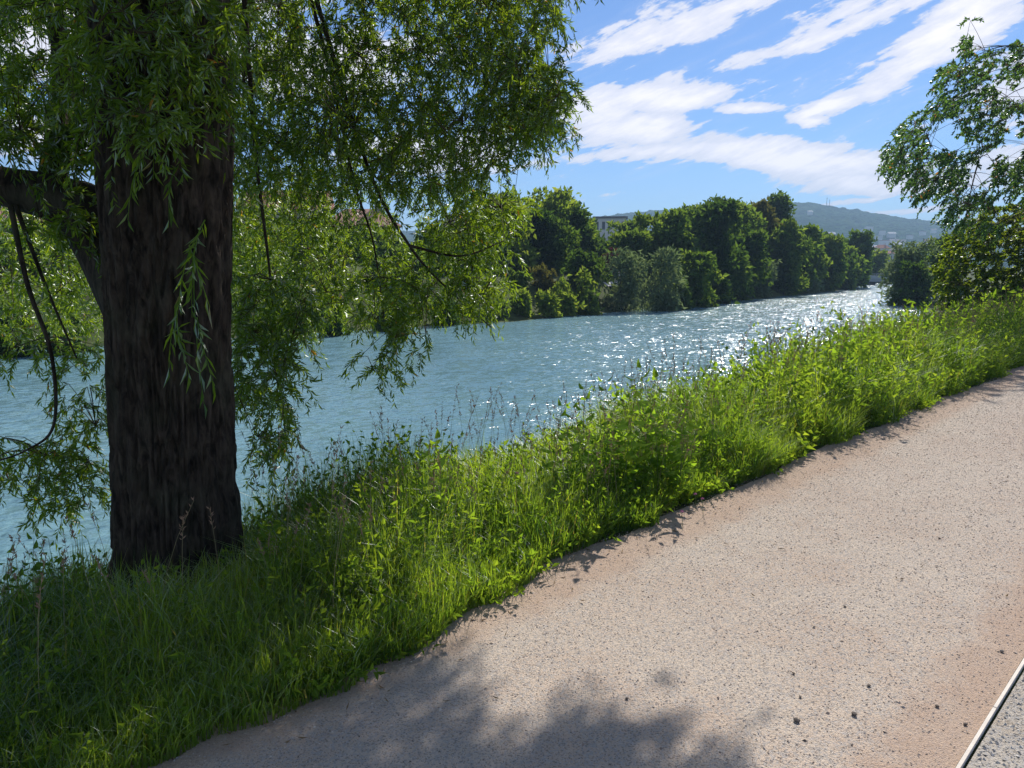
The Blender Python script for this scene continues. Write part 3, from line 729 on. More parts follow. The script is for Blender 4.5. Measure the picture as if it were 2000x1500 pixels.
# low broad-leaved weeds mixed in
acc = Acc(); ast = Acc()
for (cnt, s0, s1, n0, n1, ll, hm) in [(1900, 1.6, 6, 2.6, 4.4, .052, .95), (800, -2, 1.8, 2.35, 5.4, .045, .9), (3300, 6, 20, 2.6, 5.4, .085, 1.0), (2200, 19, 62, 2.8, 8, .20, 1.15)]:
    s, nl = place(cnt, s0, s1, n0, n1, 1.1, 1.1); x, y = xy(s, nl); k = np.hypot(x - TB[0], y - TB[1]) > .45; s, nl, x, y = s[k], nl[k], x[k], y[k]; n = len(s)
    z = zland(s, nl); H = hgt(s, nl) * rng.uniform(.45, 1.15, n) * hm; f = np.linspace(0, 1, 6)[None, :, None]; a = rng.random(n) * 6.28
    d = np.stack([np.cos(a), np.sin(a), np.zeros(n)], -1)[:, None] * (H * rng.uniform(.05, .5, n))[:, None, None]
    P = np.stack([x, y, z], -1)[:, None] + d * f ** 1.6 + np.array([0, 0, 1.]) * H[:, None, None] * f
    ast.add(*tubes(P[:, [0, 5]], .002, .001, 3)); acc.add(*leaves_on(P, 13, ll * .7, ll * 1.25, ll * .38, ll * .62, 1.5, .25, .1))
obj('weed_leaves', acc.mesh('weed_leaves', M_weed), kind='stuff'); obj('weed_stems', ast.mesh('weed_stems', M_stem), kind='stuff')

ac2 = Acc(); s_ = np.concatenate([rng.uniform(1.2, 6, 500), rng.uniform(6, 20, 1300)]); nq = edge_n(s_) + np.clip(rng.normal(size=1800) * .07, -.08, .2) + .02; x, y = xy(s_, nq); H_ = rng.uniform(.03, .14, 1800)
az = rng.random(1800) * 6.28; f = np.linspace(0, 1, 5)[None, :, None]; P = np.stack([x, y, zland(s_, nq) + .01], -1)[:, None] + np.stack([np.cos(az), np.sin(az), np.zeros(1800)], -1)[:, None] * f * .13 + np.array([0, 0, 1.]) * H_[:, None, None] * np.sqrt(f)
ac2.add(*leaves_on(P, 8, .03, .06, .018, .034, 1.6, .2, -.1)); obj('creeping_weeds', ac2.mesh('creeping_weeds', M_weed), kind='stuff')
# dead leaves and bits of stalk fallen along the edges of the path
s_ = rng.uniform(.2, 12, 420); nq = np.where(rng.random(420) < .8, edge_n(s_) - .02 - rng.gamma(1.2, .10, 420), rng.uniform(.6, 2.4, 420)); x, y = xy(s_, nq); D = rdir(420) * np.array([1, 1, .25]); D = unit(D)
W_ = unit(np.cross(D, np.array([0, 0, 1.]) + .3 * rdir(420))); lit = Acc(); lit.add(*leaves(np.stack([x, y, np.full(420, .012)], -1), D, W_, rng.uniform(.015, .05, 420), rng.uniform(.003, .011, 420), .1))
obj('leaf_litter', lit.mesh('leaf_litter', plain('dead_leaf', (.22, .15, .08), .9, .1, .5, 12.)), kind='stuff')
# tall nettles, countable: each a plant of its own
def make_nettle(seed, h, npair, ll):
    global rng
    rs = np.random.default_rng(seed); f = np.linspace(0, 1, 9)[:, None]; a = rs.random() * 6.28
    P = np.array([[math.cos(a), math.sin(a), 0]]) * f ** 2 * h * .12 + np.array([[0, 0, h]]) * f
    V, q = tube(P, np.linspace(.0042, .0016, 9), 5)
    st = mesh('stem', V, [q], M_stem, True)
    p, D, W, L = [], [], [], []
    for i in range(npair):
        t = .22 + .76 * i / (npair - 1); b = np.array([np.interp(t, f[:, 0], P[:, k]) for k in range(3)]); sz = ll * 1.25 * (1 - .5 * max(0, t - .5) / .5) * (.8 + .3 * rs.random())
        for k in (0, 1):
            an = i * 1.571 + k * math.pi + rs.normal() * .25; dr = np.array([math.cos(an), math.sin(an), rs.uniform(-.55, .15) + .45 * (t > .85)])
            dr /= np.linalg.norm(dr); p.append(b + dr * .018); D.append(dr); W.append(np.cross(dr, [0, 0, 1]) + rs.normal(size=3) * .15); L.append(sz)
    lf = []
    for k in range(len(p)):
        w = np.array(W[k]); w /= np.linalg.norm(w); d = np.array(D[k]); nn3 = np.cross(d, w); nn3 /= np.linalg.norm(nn3); w = np.cross(nn3, d)
        mx = Matrix(((d[0], w[0], nn3[0], p[k][0]), (d[1], w[1], nn3[1], p[k][1]), (d[2], w[2], nn3[2], p[k][2]), (0, 0, 0, 1))) @ Matrix.Scale(L[k], 4)
        lf.append(mx)
    # hanging flower strings near the top
    PPf = []
    for i in range(14):
        t = rs.uniform(.6, .95); b = np.array([np.interp(t, f[:, 0], P[:, k]) for k in range(3)]); an = rs.random() * 6.28; o_ = np.array([math.cos(an), math.sin(an), 0]) * .035
        PPf.append(np.array([b, b + o_ * .7, b + o_ + (0, 0, -.02), b + o_ * 1.05 + (0, 0, -.05)]))
    Vf, qf = tubes(np.array(PPf), .002, .0016, 3); fl = mesh('flower_strings', Vf, [qf], M_seed)
    return st, lf, fl
LEAFM = []
for cu, wd_ in ((.3, .5), (.15, .56), (.45, .44)):
    V, f3, f4 = leaves(np.zeros((1, 3)), np.array([[1., 0, 0]]), np.array([[0., 1, 0]]), np.array([1.]), np.array([wd_]), cu, True); LEAFM.append(mesh('leaf', V, [f3, f4], M_nettle))
NM = [make_nettle(11, 1.0, 10, .13), make_nettle(12, .85, 9, .12), make_nettle(13, 1.08, 12, .135), make_nettle(14, .7, 8, .115)]
def nettle(k, loc, rz, sc, label, group):
    t = thing('nettle', label, 'nettle', loc, rz, group); t.scale = (sc, sc, sc)
    st, lf, fl = NM[k]; obj('stem', st, t); obj('flower_strings', fl, t, kind='stuff')
    for i_, mx in enumerate(lf):
        l_ = obj('leaf', LEAFM[i_ % 3], t); l_.matrix_local = mx
    return t
def on_bank(px, py_top, n_):
    """foot of a plant standing n_ from the path axis whose tip shows at (px, py_top); returns foot and height"""
    d = px_dir(px, py_top); t = n_ / ((d[1] - d[0]) * Q); p = CAM + d * t
    return np.array([p[0], p[1], float(ground_z(p[0], p[1]))]), p[2] - float(ground_z(p[0], p[1]))
def nettle_to(k, px, py, n_, rz, label, group):
    p, h = on_bank(px, py, n_); h = float(np.clip(h, .3, 1.5)); return nettle(k, p, rz, h / HN[k], label, group)
G1 = 'tall nettles in the big clump at the path edge'
HN = [1.0, .85, 1.08, .7]
CLUMP = [(1225, 728, 2), (1262, 735, 2), (1243, 790, 0), (1140, 770, 0), (1195, 810, 1), (1290, 800, 0), (1318, 775, 2), (1345, 800, 0), (1330, 850, 1), (1080, 810, 1), (1165, 850, 3), (1220, 860, 3), (1300, 860, 3), (1270, 840, 1), (1110, 850, 3), (1360, 850, 3), (1205, 760, 0), (1280, 760, 2), (1240, 840, 1), (1180, 790, 0), (1310, 830, 1), (1260, 880, 3), (1140, 830, 1), (1335, 775, 0), (1150, 890, 3), (1200, 900, 3)] + [(1140 + 11 * q + (q * 37) % 17, 800 + (q * 53) % 110, q % 4) for q in range(22)]
for i, (px, py, k) in enumerate(CLUMP):
    nettle_to(k, px, py - (16 if i < 26 else 6), 2.85 + .09 * (i % 6), i * 1.3, {0: 'tallest nettle of the clump, its tip standing out against the water', 1: 'second tallest nettle of the clump, just right of the tallest one', 6: 'nettle on the right shoulder of the clump, beside the open grass', 3: 'nettle rising alone on the left shoulder of the clump', 9: 'leftmost flowering nettle of the dense clump'}.get(i, 'tall flowering nettle in the dense clump beside the gravel path'), G1)
# leafy shoots leaning over the path in front of the clump
for i in range(14):
    p = np.array([*xy(4.35 + rng.uniform(-.45, .75), 2.62 + rng.uniform(0, .5)), 0]); p[2] = float(ground_z(p[0], p[1]))
    t = nettle(3 if i % 2 else 1, p, i * 2.1, rng.uniform(.6, .85), 'leafy nettle shoot leaning out over the path edge below the big clump', 'nettle shoots at the foot of the clump')
    t.rotation_euler = (rng.uniform(.0, .3), rng.uniform(.0, .3), i * .9)
G2 = 'nettles silhouetted against the water left of the trunk'
for i, (px, py, k) in enumerate([(50, 1060, 1), (20, 1115, 3), (110, 1100, 3), (165, 1090, 1), (190, 1130, 3), (75, 1150, 3), (-10, 1080, 1), (140, 1140, 3), (90, 1080, 0), (5, 1160, 1)]):
    nettle_to(k, px, py, 3.5 + .14 * (i % 5), i * 1.9, {6: 'leftmost dark nettle against the water, cut by the left edge', 4: 'dark nettle touching the left side of the willow trunk foot'}.get(i, 'dark nettle against the water at the lower left, beside the willow trunk'), G2)
G3 = 'tall weeds rising above the bank grass towards the river bend'
for i in range(26):
    px = 1400 + 600 * rng.random(); top = np.interp(px, [1400, 1550, 1650, 1800, 2000], [745, 685, 650, 612, 585]) + rng.normal() * 16; k = int(rng.integers(0, 4))
    nettle_to(k, px, top, rng.uniform(2.95, 3.6), rng.random() * 6, 'tall leafy weed rising above the sunlit grass towards the right edge', G3)
for i, (px, py, k) in enumerate([(840, 850, 3), (760, 905, 3), (885, 900, 3), (1030, 850, 3), (540, 1010, 3), (590, 1030, 3), (640, 990, 3), (500, 1050, 3)]):
    nettle_to(k, px, py, 3.1 + .12 * (i % 4), i, 'slender nettle among the grass right of the willow trunk', 'scattered nettles between trunk and clump')
# clover heads
for i, (px, py) in enumerate([(1358, 966), (1372, 975), (1332, 1000), (1345, 880), (882, 1005), (1010, 925)]):
    p = at_z(px, py, .12 if py > 950 else .35); a_ = Acc(); D = rdir(40); D[:, 2] = np.abs(D[:, 2]) * 1.1; a_.add(*leaves(D * .003, unit(D), unit(np.cross(D, rdir(40))), .011, .004, .1))
    g = float(ground_z(p[0], p[1])); t = thing('clover', 'pink clover flower at the edge of the bank grass', 'flower', (p[0], p[1], g), 0, 'pink clover flowers')
    o = obj('flower_head', a_.mesh('flower_head', M_pink), t); o.location = (0, 0, p[2] - g)
    V, q = tube(np.array([[.01, 0, 0], [.005, 0, (p[2] - g) * .5], [0, 0, p[2] - g]]), .0012, 4); obj('stem', mesh('stem', V, [q], M_stem), t)

# ------------------------------------------------------------------ trees on the far bank
TM = {}
def tree_mats():
    TM['dark'] = leafmat('dark_foliage', [(.016, .042, .016), (.04, .085, .026), (.085, .14, .04)], .45, (2, 1.7, .5), .0, .5, big=.35)
    TM['mid'] = leafmat('mid_foliage', [(.03, .07, .022), (.068, .125, .034), (.12, .18, .055)], .48, (2, 1.7, .5), .0, .5, big=.35)
    TM['light'] = leafmat('light_foliage', [(.05, .10, .024), (.10, .165, .04), (.18, .235, .08)], .5, (2, 1.7, .5), .0, .5, big=.35)
    TM['grey'] = leafmat('grey_willow_foliage', [(.065, .105, .058), (.12, .165, .095), (.18, .225, .14)], .35, (1.5, 1.5, .8), .0, .5, big=.35)
    TM['rust'] = leafmat('rusty_foliage', [(.05, .055, .022), (.085, .085, .034), (.085, .115, .035)], .35, (1.6, 1.5, .6), .0, .5, big=.35)
    TM['red'] = leafmat('red_foliage', [(.035, .014, .016), (.06, .022, .024), (.045, .035, .025)], .3, (1.3, 1, .8), .0, .5, big=.35)
tree_mats()
def make_tree(name, label, cat, px, wpx, top, t, kind, group, dens=1.0, card=.0043, columnar=False, round_=1.0, low=.12, seed=0, lobes=None, base=None):
    """crown of leaf clumps gathered in lobes; px/top give where the crown stands, t its distance"""
    if not columnar and cat == 'tree': wpx = wpx * 1.32
    p = at(px, top, t); g = float(ground_z(p[0], p[1])) if base is None else base
    H = p[2] - g; Wd = wpx / F * t; rs = np.random.default_rng(seed + 100); root = thing(name, label, cat, (p[0], p[1], g), 0, group)
    nl = lobes or (16 if columnar else int(np.clip(18 + H * 2.4, 22, 48))); pk = rs.uniform(.3, .6); cen = []; rad = []
    hh = H * (1 - low)
    for i in range(nl):
        u = (i + .5) / nl; z = H * low + hh * (u ** .9) * .97
        k = math.sqrt(max(.06, 1 - min(1, abs(u - pk) / (1 - pk if u > pk else pk + .25)) ** 2.2)) * rs.uniform(.6, 1.15)
        rr = Wd * .5 * (k if not columnar else (.75 + .25 * k)); r = (rs.choice([.14, .2, .28, .42], p=[.25, .3, .3, .15]) * rs.uniform(.9, 1.15) * Wd * .5 * (1 if columnar else 1.05)) * (2.1 if columnar else 1) * (.6 + .45 * k)
        a = i * 2.4 + rs.random() * 1.5; q = max(0, rr - r) * rs.uniform(.5, 1.1)
        cen.append((math.cos(a) * q, math.sin(a) * q, min(z, H - r * .8))); rad.append(r)
    for i in range(nl // 2):      # inner fill
        u = rs.random(); cen.append((rs.normal() * Wd * .1, rs.normal() * Wd * .1, H * low + hh * u * .85)); rad.append(Wd * .24 * (1 - .5 * u))
    cen = np.array(cen); rad = np.array(rad)
    c = card * t * rs.uniform(.95, 1.05); area = (4 * math.pi * rad ** 2).sum(); N = int(min(9000, area / (c * c) * 1.25 * dens))
    pick = rs.choice(len(rad), N, p=rad ** 2 / (rad ** 2).sum()); D = unit(rs.normal(size=(N, 3))); D[:, 2] = np.where(rs.random(N) < .35, np.abs(D[:, 2]), D[:, 2])
    fz = 1 + .35 * (fbm(D[:, 0] * 2.2 + pick * 3.1, D[:, 1] * 2.2, D[:, 2] * 2.2, 2, 13) - .5) * 2
    P = cen[pick] + D * (rad[pick] * (rs.uniform(.5, 1.0, N) ** .5 + .28 * (rs.random(N) > .86)) * fz)[:, None] * np.array([1, 1, .9 * round_])
    q3 = P / (Wd * .33) + seed; P = P + np.stack([fbm(q3[:, 0], q3[:, 1], q3[:, 2], 2, 7), fbm(q3[:, 0], q3[:, 1], q3[:, 2], 2, 17), fbm(q3[:, 0], q3[:, 1], q3[:, 2], 2, 27)], -1) * Wd * .36 - Wd * .18
    P[:, 2] = np.maximum(P[:, 2], .1 * rs.random(N))
    E = unit(D * .5 + rs.normal(size=(N, 3)) * .8 + (0, 0, -.25 if kind == 'grey' else .1)); W = unit(np.cross(E, rs.normal(size=(N, 3))))
    sz = c * rs.uniform(.7, 1.6, N); V, f = leaves(P, E, W, sz * 1.35, sz * (.45 if kind == 'grey' else .8), .2)
    obj('crown', mesh('crown', V, [f], TM[kind]), root, kind='stuff')
    tr = Acc(); z = np.linspace(-.3, H * .8, 7); wv = np.stack([np.sin(z * .7 + seed) * .04 * Wd, np.cos(z * .6) * .03 * Wd, z], -1)
    tr.add(*tube(wv, np.linspace(max(.08, H * .022), .03, 7), 7)); obj('trunk', tr.mesh('trunk', M_bark, True), root)
    for i in range(5):
        e = cen[(i * 3) % nl] ; a = np.array([0, 0, max(.1, e[2] * .5)]); V, q = tube(bez(a, (a + e) / 2 + (0, 0, -.1 * H * .3), e, 5), np.linspace(max(.04, H * .01), .015, 5), 5)
        obj('limb', mesh('limb', V, [q], M_bark, True), root)
    return root
GF = 'trees along the far bank'
FAR = [
 ('tall_tree', 'tall pale green tree with open top, first tree right of the willow curtain', 1085, 105, 382, 66, 'light', .8),
 ('bushy_tree', 'very dark round tree right of the willow curtain, below the pale open tree', 1062, 104, 428, 58, 'dark', 1),
 ('bushy_tree', 'dark grey green tree left of the white apartment block', 1135, 66, 416, 64, 'dark', 1),
 ('bushy_tree', 'low dark dome shaped tree above the lit shrubs left of the grey willow bush', 1140, 80, 498, 52, 'dark', 1),
 ('bushy_tree', 'broad mid green tree behind the grey willow bush', 1305, 105, 412, 64, 'mid', 1),
 ('bushy_tree', 'small leafy tree right of the white apartment block, behind the red shrub', 1225, 70, 455, 62, 'mid', 1),
 ('bushy_tree', 'mid green tree hanging to the water right of the grey willow bush', 1365, 76, 495, 57, 'mid', 1),
 ('tall_tree', 'tallest dark tree of the far bank, at its middle', 1398, 108, 384, 66, 'dark', .9),
 ('bushy_tree', 'mid green tree between the tallest dark tree and the rusty crowned one', 1447, 80, 405, 78, 'mid', 1),
 ('bushy_tree', 'tree with rusty brown crown left of the columnar poplar', 1487, 66, 402, 82, 'rust', 1),
 ('poplar_tree', 'dark columnar poplar standing above the treetops in front of the hill', 1521, 44, 374, 100, 'dark', 2.0),
 ('bushy_tree', 'large dark tree behind the pale round bush at the water', 1452, 90, 455, 71, 'dark', 1),
 ('bushy_tree', 'broad green tree below the columnar poplar', 1535, 82, 440, 80, 'mid', 1),
 ('bushy_tree', 'upright green tree right of the poplar', 1590, 48, 442, 88, 'mid', 1),
 ('bushy_tree', 'lighter tree in the receding row, second from the bridge', 1627, 52, 458, 93, 'mid', 1),
 ('bushy_tree', 'dark upright tree at the end of the row above the bridge', 1680, 46, 450, 108, 'dark', 1.2),
 ('bushy_tree', 'small green tree in front of the dark one just left of the bridge', 1652, 48, 485, 102, 'mid', 1),
 ('bushy_tree', 'pale green tree behind the bridge beside the distant houses', 1712, 44, 497, 140, 'light', 1),
 ('bushy_tree', 'dark low tree filling the bank behind the mid green hanging tree', 1410, 80, 490, 66, 'dark', 1),
 ('bushy_tree', 'dark tree leaning over the water left of the bridge', 1610, 60, 500, 92, 'dark', 1),
 ('bushy_tree', 'dark tree over the water below the green upright tree', 1560, 50, 500, 84, 'dark', 1),
 ('bushy_tree', 'pale tree partly behind the tips of the willow curtain', 985, 110, 388, 55, 'light', 1),
 ('bushy_tree', 'tree behind the willow curtain right of the red roofed house', 880, 120, 452, 48, 'mid', 1),
 ('bushy_tree', 'tree behind the willow curtain under the red roofed house', 770, 110, 490, 43, 'mid', 1),
 ('bushy_tree', 'tree behind the willow curtain left of the red roofed house', 610, 130, 432, 44, 'light', 1),
 ('bushy_tree', 'tree seen just right of the willow trunk on the far bank', 490, 120, 470, 38, 'light', 1),
 ('bushy_tree', 'tree on the far bank hidden mostly by the willow trunk', 330, 150, 440, 40, 'dark', 1),
 ('bushy_tree', 'tree on the far bank just left of the willow trunk', 160, 130, 450, 36, 'light', 1),
 ('bushy_tree', 'tree on the far bank at the left edge of the picture', 20, 150, 470, 33, 'mid', 1),
]
for i, (nm, lab, px, w, top, t, kd, dn) in enumerate(FAR):
    make_tree(nm, lab, 'tree' if nm != 'poplar_tree' else 'poplar', px, w, top, t, kd, GF, dens=dn, columnar=nm == 'poplar_tree', seed=i)
for i, (px, w, top, t, kd) in enumerate([(1030, 120, 440, 74, 'dark'), (1110, 110, 425, 78, 'mid'), (1165, 80, 468, 76, 'dark'), (1240, 90, 440, 80, 'mid'), (1330, 110, 425, 80, 'dark'), (1365, 100, 410, 84, 'mid'),
        (1440, 90, 418, 90, 'dark'), (1505, 80, 440, 92, 'mid'), (1560, 70, 455, 98, 'dark'), (1600, 60, 462, 104, 'mid'), (1640, 60, 468, 110, 'dark'), (1230, 120, 480, 66, 'dark'), (1340, 110, 470, 66, 'dark'), (1520, 70, 480, 84, 'dark'), (1645, 46, 505, 100, 'dark'), (920, 150, 470, 60, 'dark'), (700, 170, 470, 56, 'dark'), (420, 220, 450, 54, 'mid'), (100, 220, 460, 50, 'mid')]):
    make_tree('bushy_tree', 'tree of the second row filling the gaps between the trees of the far bank', 'tree', px, w, top, t, kd, 'second row of trees on the far bank', dens=.8, seed=200 + i)
GB = 'bushes along the far waterline'
BUSH = [
 ('willow_bush', 'large grey green willow bush leaning over the far waterline, left half', 1218, 112, 497, 51, 'grey'),
 ('willow_bush', 'taller right half of the grey green willow bush over the far waterline', 1292, 112, 484, 52, 'grey'),
 ('willow_bush', 'pale round willow bush at the water in front of dark trees', 1485, 82, 503, 74, 'grey'),
 ('shrub', 'pale small shrub at the water below the receding row of trees', 1586, 38, 545, 86, 'grey'),
 ('shrub', 'small light shrub left of the grey willow bush', 1142, 52, 524, 49, 'light'),
 ('shrub', 'overhanging shrub at the waterline right of the mid green hanging tree', 1405, 60, 548, 62, 'dark'),
 ('shrub', 'overhanging green shrub at the waterline left of the pale round bush', 1445, 50, 545, 68, 'mid'),
 ('shrub', 'dark shrub at the waterline right of the pale round bush', 1535, 52, 540, 79, 'dark'),
 ('shrub', 'shrub at the waterline below the upright trees', 1622, 44, 535, 92, 'mid'),
 ('shrub', 'dark shrub at the waterline at the bridge end', 1655, 36, 530, 98, 'dark'),
 ('shrub', 'dark shrub between the two halves of the grey willow bush and the water', 1335, 60, 545, 54, 'mid'),
 ('shrub', 'dark red leaved shrub above the grey willow bush', 1196, 34, 486, 57, 'red'),
 ('shrub', 'low lit shrub on the far bank nearest the willow curtain', 1020, 62, 574, 44, 'light'),
 ('shrub', 'low lit shrub on the far waterline, second from the willow curtain', 1066, 60, 572, 45.5, 'light'),
 ('shrub', 'low lit shrub on the far waterline, third from the willow curtain', 1110, 56, 574, 47, 'light'),
 ('shrub', 'low lit shrub on the far waterline touching the grey willow bush', 1152, 54, 574, 48, 'mid'),
 ('shrub', 'brownish twiggy shrub above the lit shrubs', 1060, 56, 520, 49, 'rust'),
 ('shrub', 'green shrub on the bank slope beside the brownish shrub', 1100, 50, 545, 48, 'light'),
 ('shrub', 'green shrub on the bank slope under the dark round tree', 1015, 60, 535, 48, 'mid'),
 ('shrub', 'low shrub on the far waterline behind the willow curtain tips', 960, 70, 580, 42, 'mid'),
 ('shrub', 'low shrub on the far waterline in the middle of the willow curtain', 870, 80, 585, 39, 'dark'),
 ('shrub', 'low shrub on the far waterline below the red roofed house', 760, 90, 590, 36, 'mid'),
 ('shrub', 'low shrub on the far waterline left of the middle of the willow curtain', 650, 90, 590, 33.5, 'dark'),
 ('shrub', 'low shrub on the far waterline near the willow trunk', 530, 100, 590, 31, 'mid'),
 ('shrub', 'low dark shrub on the far waterline left of the trunk', 120, 120, 600, 26.5, 'dark'),
 ('shrub', 'low dark shrub on the far waterline at the left edge', 10, 120, 600, 25.5, 'dark'),
]
for i, (nm, lab, px, w, top, t, kd) in enumerate(BUSH):
    make_tree(nm, lab, 'bush', px, w, top, t, kd, GB, dens=1.1, low=.02, seed=60 + i, lobes=14)

# bush standing in the water at the bend on the near side
make_tree('willow_bush', 'willow bush standing in the water at the river bend, under the right hand tree', 'bush', 1782, 112, 464, 60, 'grey', None, dens=1.1, low=.1, seed=95, lobes=24, base=WATER - .1)
make_tree('shrub', 'dark lower bush in front of the willow bush at the bend', 'bush', 1785, 80, 515, 58, 'dark', None, dens=1.1, low=.1, seed=96, lobes=16, base=WATER - .1)
make_tree('shrub', 'green shrub closing the bank behind the bush at the bend', 'bush', 1850, 110, 470, 64, 'mid', None, dens=1.1, low=.05, seed=97, lobes=16, base=-.8)

# ------------------------------------------------------------------ right hand tree and the hazel under it
def leafy_tree(name, label, cat, root_xy, sprays, lm, trunk_h, ln, LL, LW, spl, limb_n=14, droop=.5, rtrunk=.16, seed=3, lean=(0, 0)):
    g = float(ground_z(*root_xy)); B = np.array([root_xy[0], root_xy[1], g]); root = thing(name, label, cat, B)
    zt = np.linspace(-.2, trunk_h, 12); TP = np.stack([lean[0] * (zt / trunk_h) ** 1.5 + .06 * np.sin(zt), lean[1] * (zt / trunk_h) ** 1.5 + .05 * np.cos(zt * 1.3), zt], -1)
    V, q = tube(TP, np.linspace(rtrunk, .03, 12), 10); obj('trunk', mesh('trunk', V, [q], M_bark, True), root)
    L = sprays - B; rs = np.random.default_rng(seed); hubs = L[rs.choice(len(L), 9, replace=False)]; LB = []
    for h in hubs:
        zz = np.clip(h[2] * .5 + .2, .3, trunk_h * .9); a = np.array([np.interp(zz, zt, TP[:, 0]), np.interp(zz, zt, TP[:, 1]), zz])
        c = bez(a, (a + h) / 2 + (0, 0, .3 * np.linalg.norm(h - a) * .6), h, 9); c[1:-1] += rs.normal(size=(7, 3)) * .05; V, q = tube(c, np.linspace(rtrunk * .34, .008, 9), 6); obj('limb', mesh('limb', V, [q], M_bark, True), root); LB.append(c)
    Cb, Rb = attach(L[rs.choice(len(L), limb_n * 3, replace=False)], np.concatenate(LB)); Vb, qb = tubes(Cb, Rb * 2.6, .004, 4); LB.append(Cb.reshape(-1, 3))
    LBp = np.concatenate(LB); cc = []
    for p in L:
        j = np.argmin(np.linalg.norm(LBp - p, axis=1)); cc.append(bez(LBp[j], (LBp[j] + p) / 2 + (0, 0, .05), p, 5))
    V1, q1 = tubes(np.array(cc), .006, .003, 3)
    out = unit(L - np.array([0, 0, trunk_h * .45])); out = unit(out * 1.0 + rs.normal(size=L.shape) * .45)
    PPs = shoots(L, rs.uniform(spl * .6, spl * 1.2, len(L)), ln, out, np.full(len(L), droop)); V2, q2 = tubes(PPs[:, ::3], .003, .0012, 3)
    a_ = Acc(); a_.add(V1, q1); a_.add(V2, q2); a_.add(Vb, qb); obj('twigs', a_.mesh('twigs', M_twig), root, kind='stuff')
    obj('leaves', mesh('leaves', *(lambda r: (r[0], [r[1]]))(leaves_on(PPs, ln, LL * .7, LL * 1.2, LW * .7, LW * 1.2, 1.0, .2, .25)), lm), root, kind='stuff'); return root
pl_ = [(1885, 30), (1905, 110), (1960, 90), (2010, 70), (2200, -60), (2300, 500), (2010, 470), (1900, 440), (1830, 430), (1790, 385), (1740, 355), (1720, 290), (1760, 235), (1800, 215), (1830, 160), (1820, 130), (1870, 120)]
p = sample_poly(pl_, 3300); k = fbm(p[:, 0] / 38., p[:, 1] / 30., 0, 2, 61) > .40; p = p[k]
s1 = at_arr(p[:, 0] + 10, p[:, 1], rng.uniform(14.5, 19.0, len(p)))
c_ = np.array([13.2, 16.8, 4.6]); u = rdir(420) * (rng.random((420, 1)) ** .4) * np.array([3.6, 3.4, 3.8]) + c_; u = u[(u[:, 0] / u[:, 1] > .70)]
leafy_tree('broadleaf_tree', 'broadleaf tree reaching in from the right edge with drooping dark leafy boughs', 'tree', (12.6, 16.9), np.concatenate([s1, u]), M_cherry, 7.2, 20, .10, .05, .62, 95, .35, .17, 5)
pl_ = [(1840, 590), (1835, 520), (1870, 450), (1920, 410), (2000, 400), (2150, 420), (2150, 640), (1900, 610)]
p = sample_poly(pl_, 1300); s2 = at_arr(p[:, 0], p[:, 1], rng.uniform(19.5, 23, len(p)))
leafy_tree('hazel_bush', 'yellow green hazel bush under the right hand tree at the end of the bank grass', 'bush', (15.0, 20.6), s2, M_hazel, 2.6, 22, .13, .085, .6, 50, .3, .06, 6)

# ------------------------------------------------------------------ bridge
M_conc = plain('pale_concrete', (.34, .36, .38), .8, .3, .2, .8); M_conc2 = plain('dark_abutment', (.12, .115, .11), .9, .2, .3, .8); M_rail = plain('painted_steel', (.22, .24, .26), .5, .5, .1, 2.)
bx0, by0 = xy(131, 34); bx1, by1 = xy(131, 60); br = thing('bridge', 'low pale footbridge over the river beyond the row of trees', 'bridge', (bx1, by1, 0), math.atan2(by0 - by1, bx0 - bx1)); BL = math.hypot(bx0 - bx1, by0 - by1)
V, q = box(0, BL, -1.6, 1.6, -.95, -.35); obj('deck', mesh('deck', V, [q], M_conc), br)
for y in (-1.68, 1.6):
    V, q = box(0, BL, y, y + .08, -.55, .02); obj('parapet', mesh('parapet', V, [q], M_conc), br)
    V, q = box(0, BL, y, y + .06, .27, .33); obj('handrail', mesh('handrail', V, [q], M_rail), br)
    a_ = Acc()
    for i in range(int(BL / 1.5)): a_.add(*box(i * 1.5, i * 1.5 + .05, y + .01, y + .05, .02, .28))
    obj('railing_posts', a_.mesh('railing_posts', M_rail), br)
for x in (1.5, BL * .5, BL - 3): V, q = box(x, x + 1.0, -1.3, 1.3, -2.6, -.95); obj('pier', mesh('pier', V, [q], M_conc2), br)
for x0, x1 in ((-6, 1.0), (BL - 1, BL + 6)): V, q = box(x0, x1, -1.9, 1.9, -2.6, -.95); obj('abutment', mesh('abutment', V, [q], M_conc2), br)

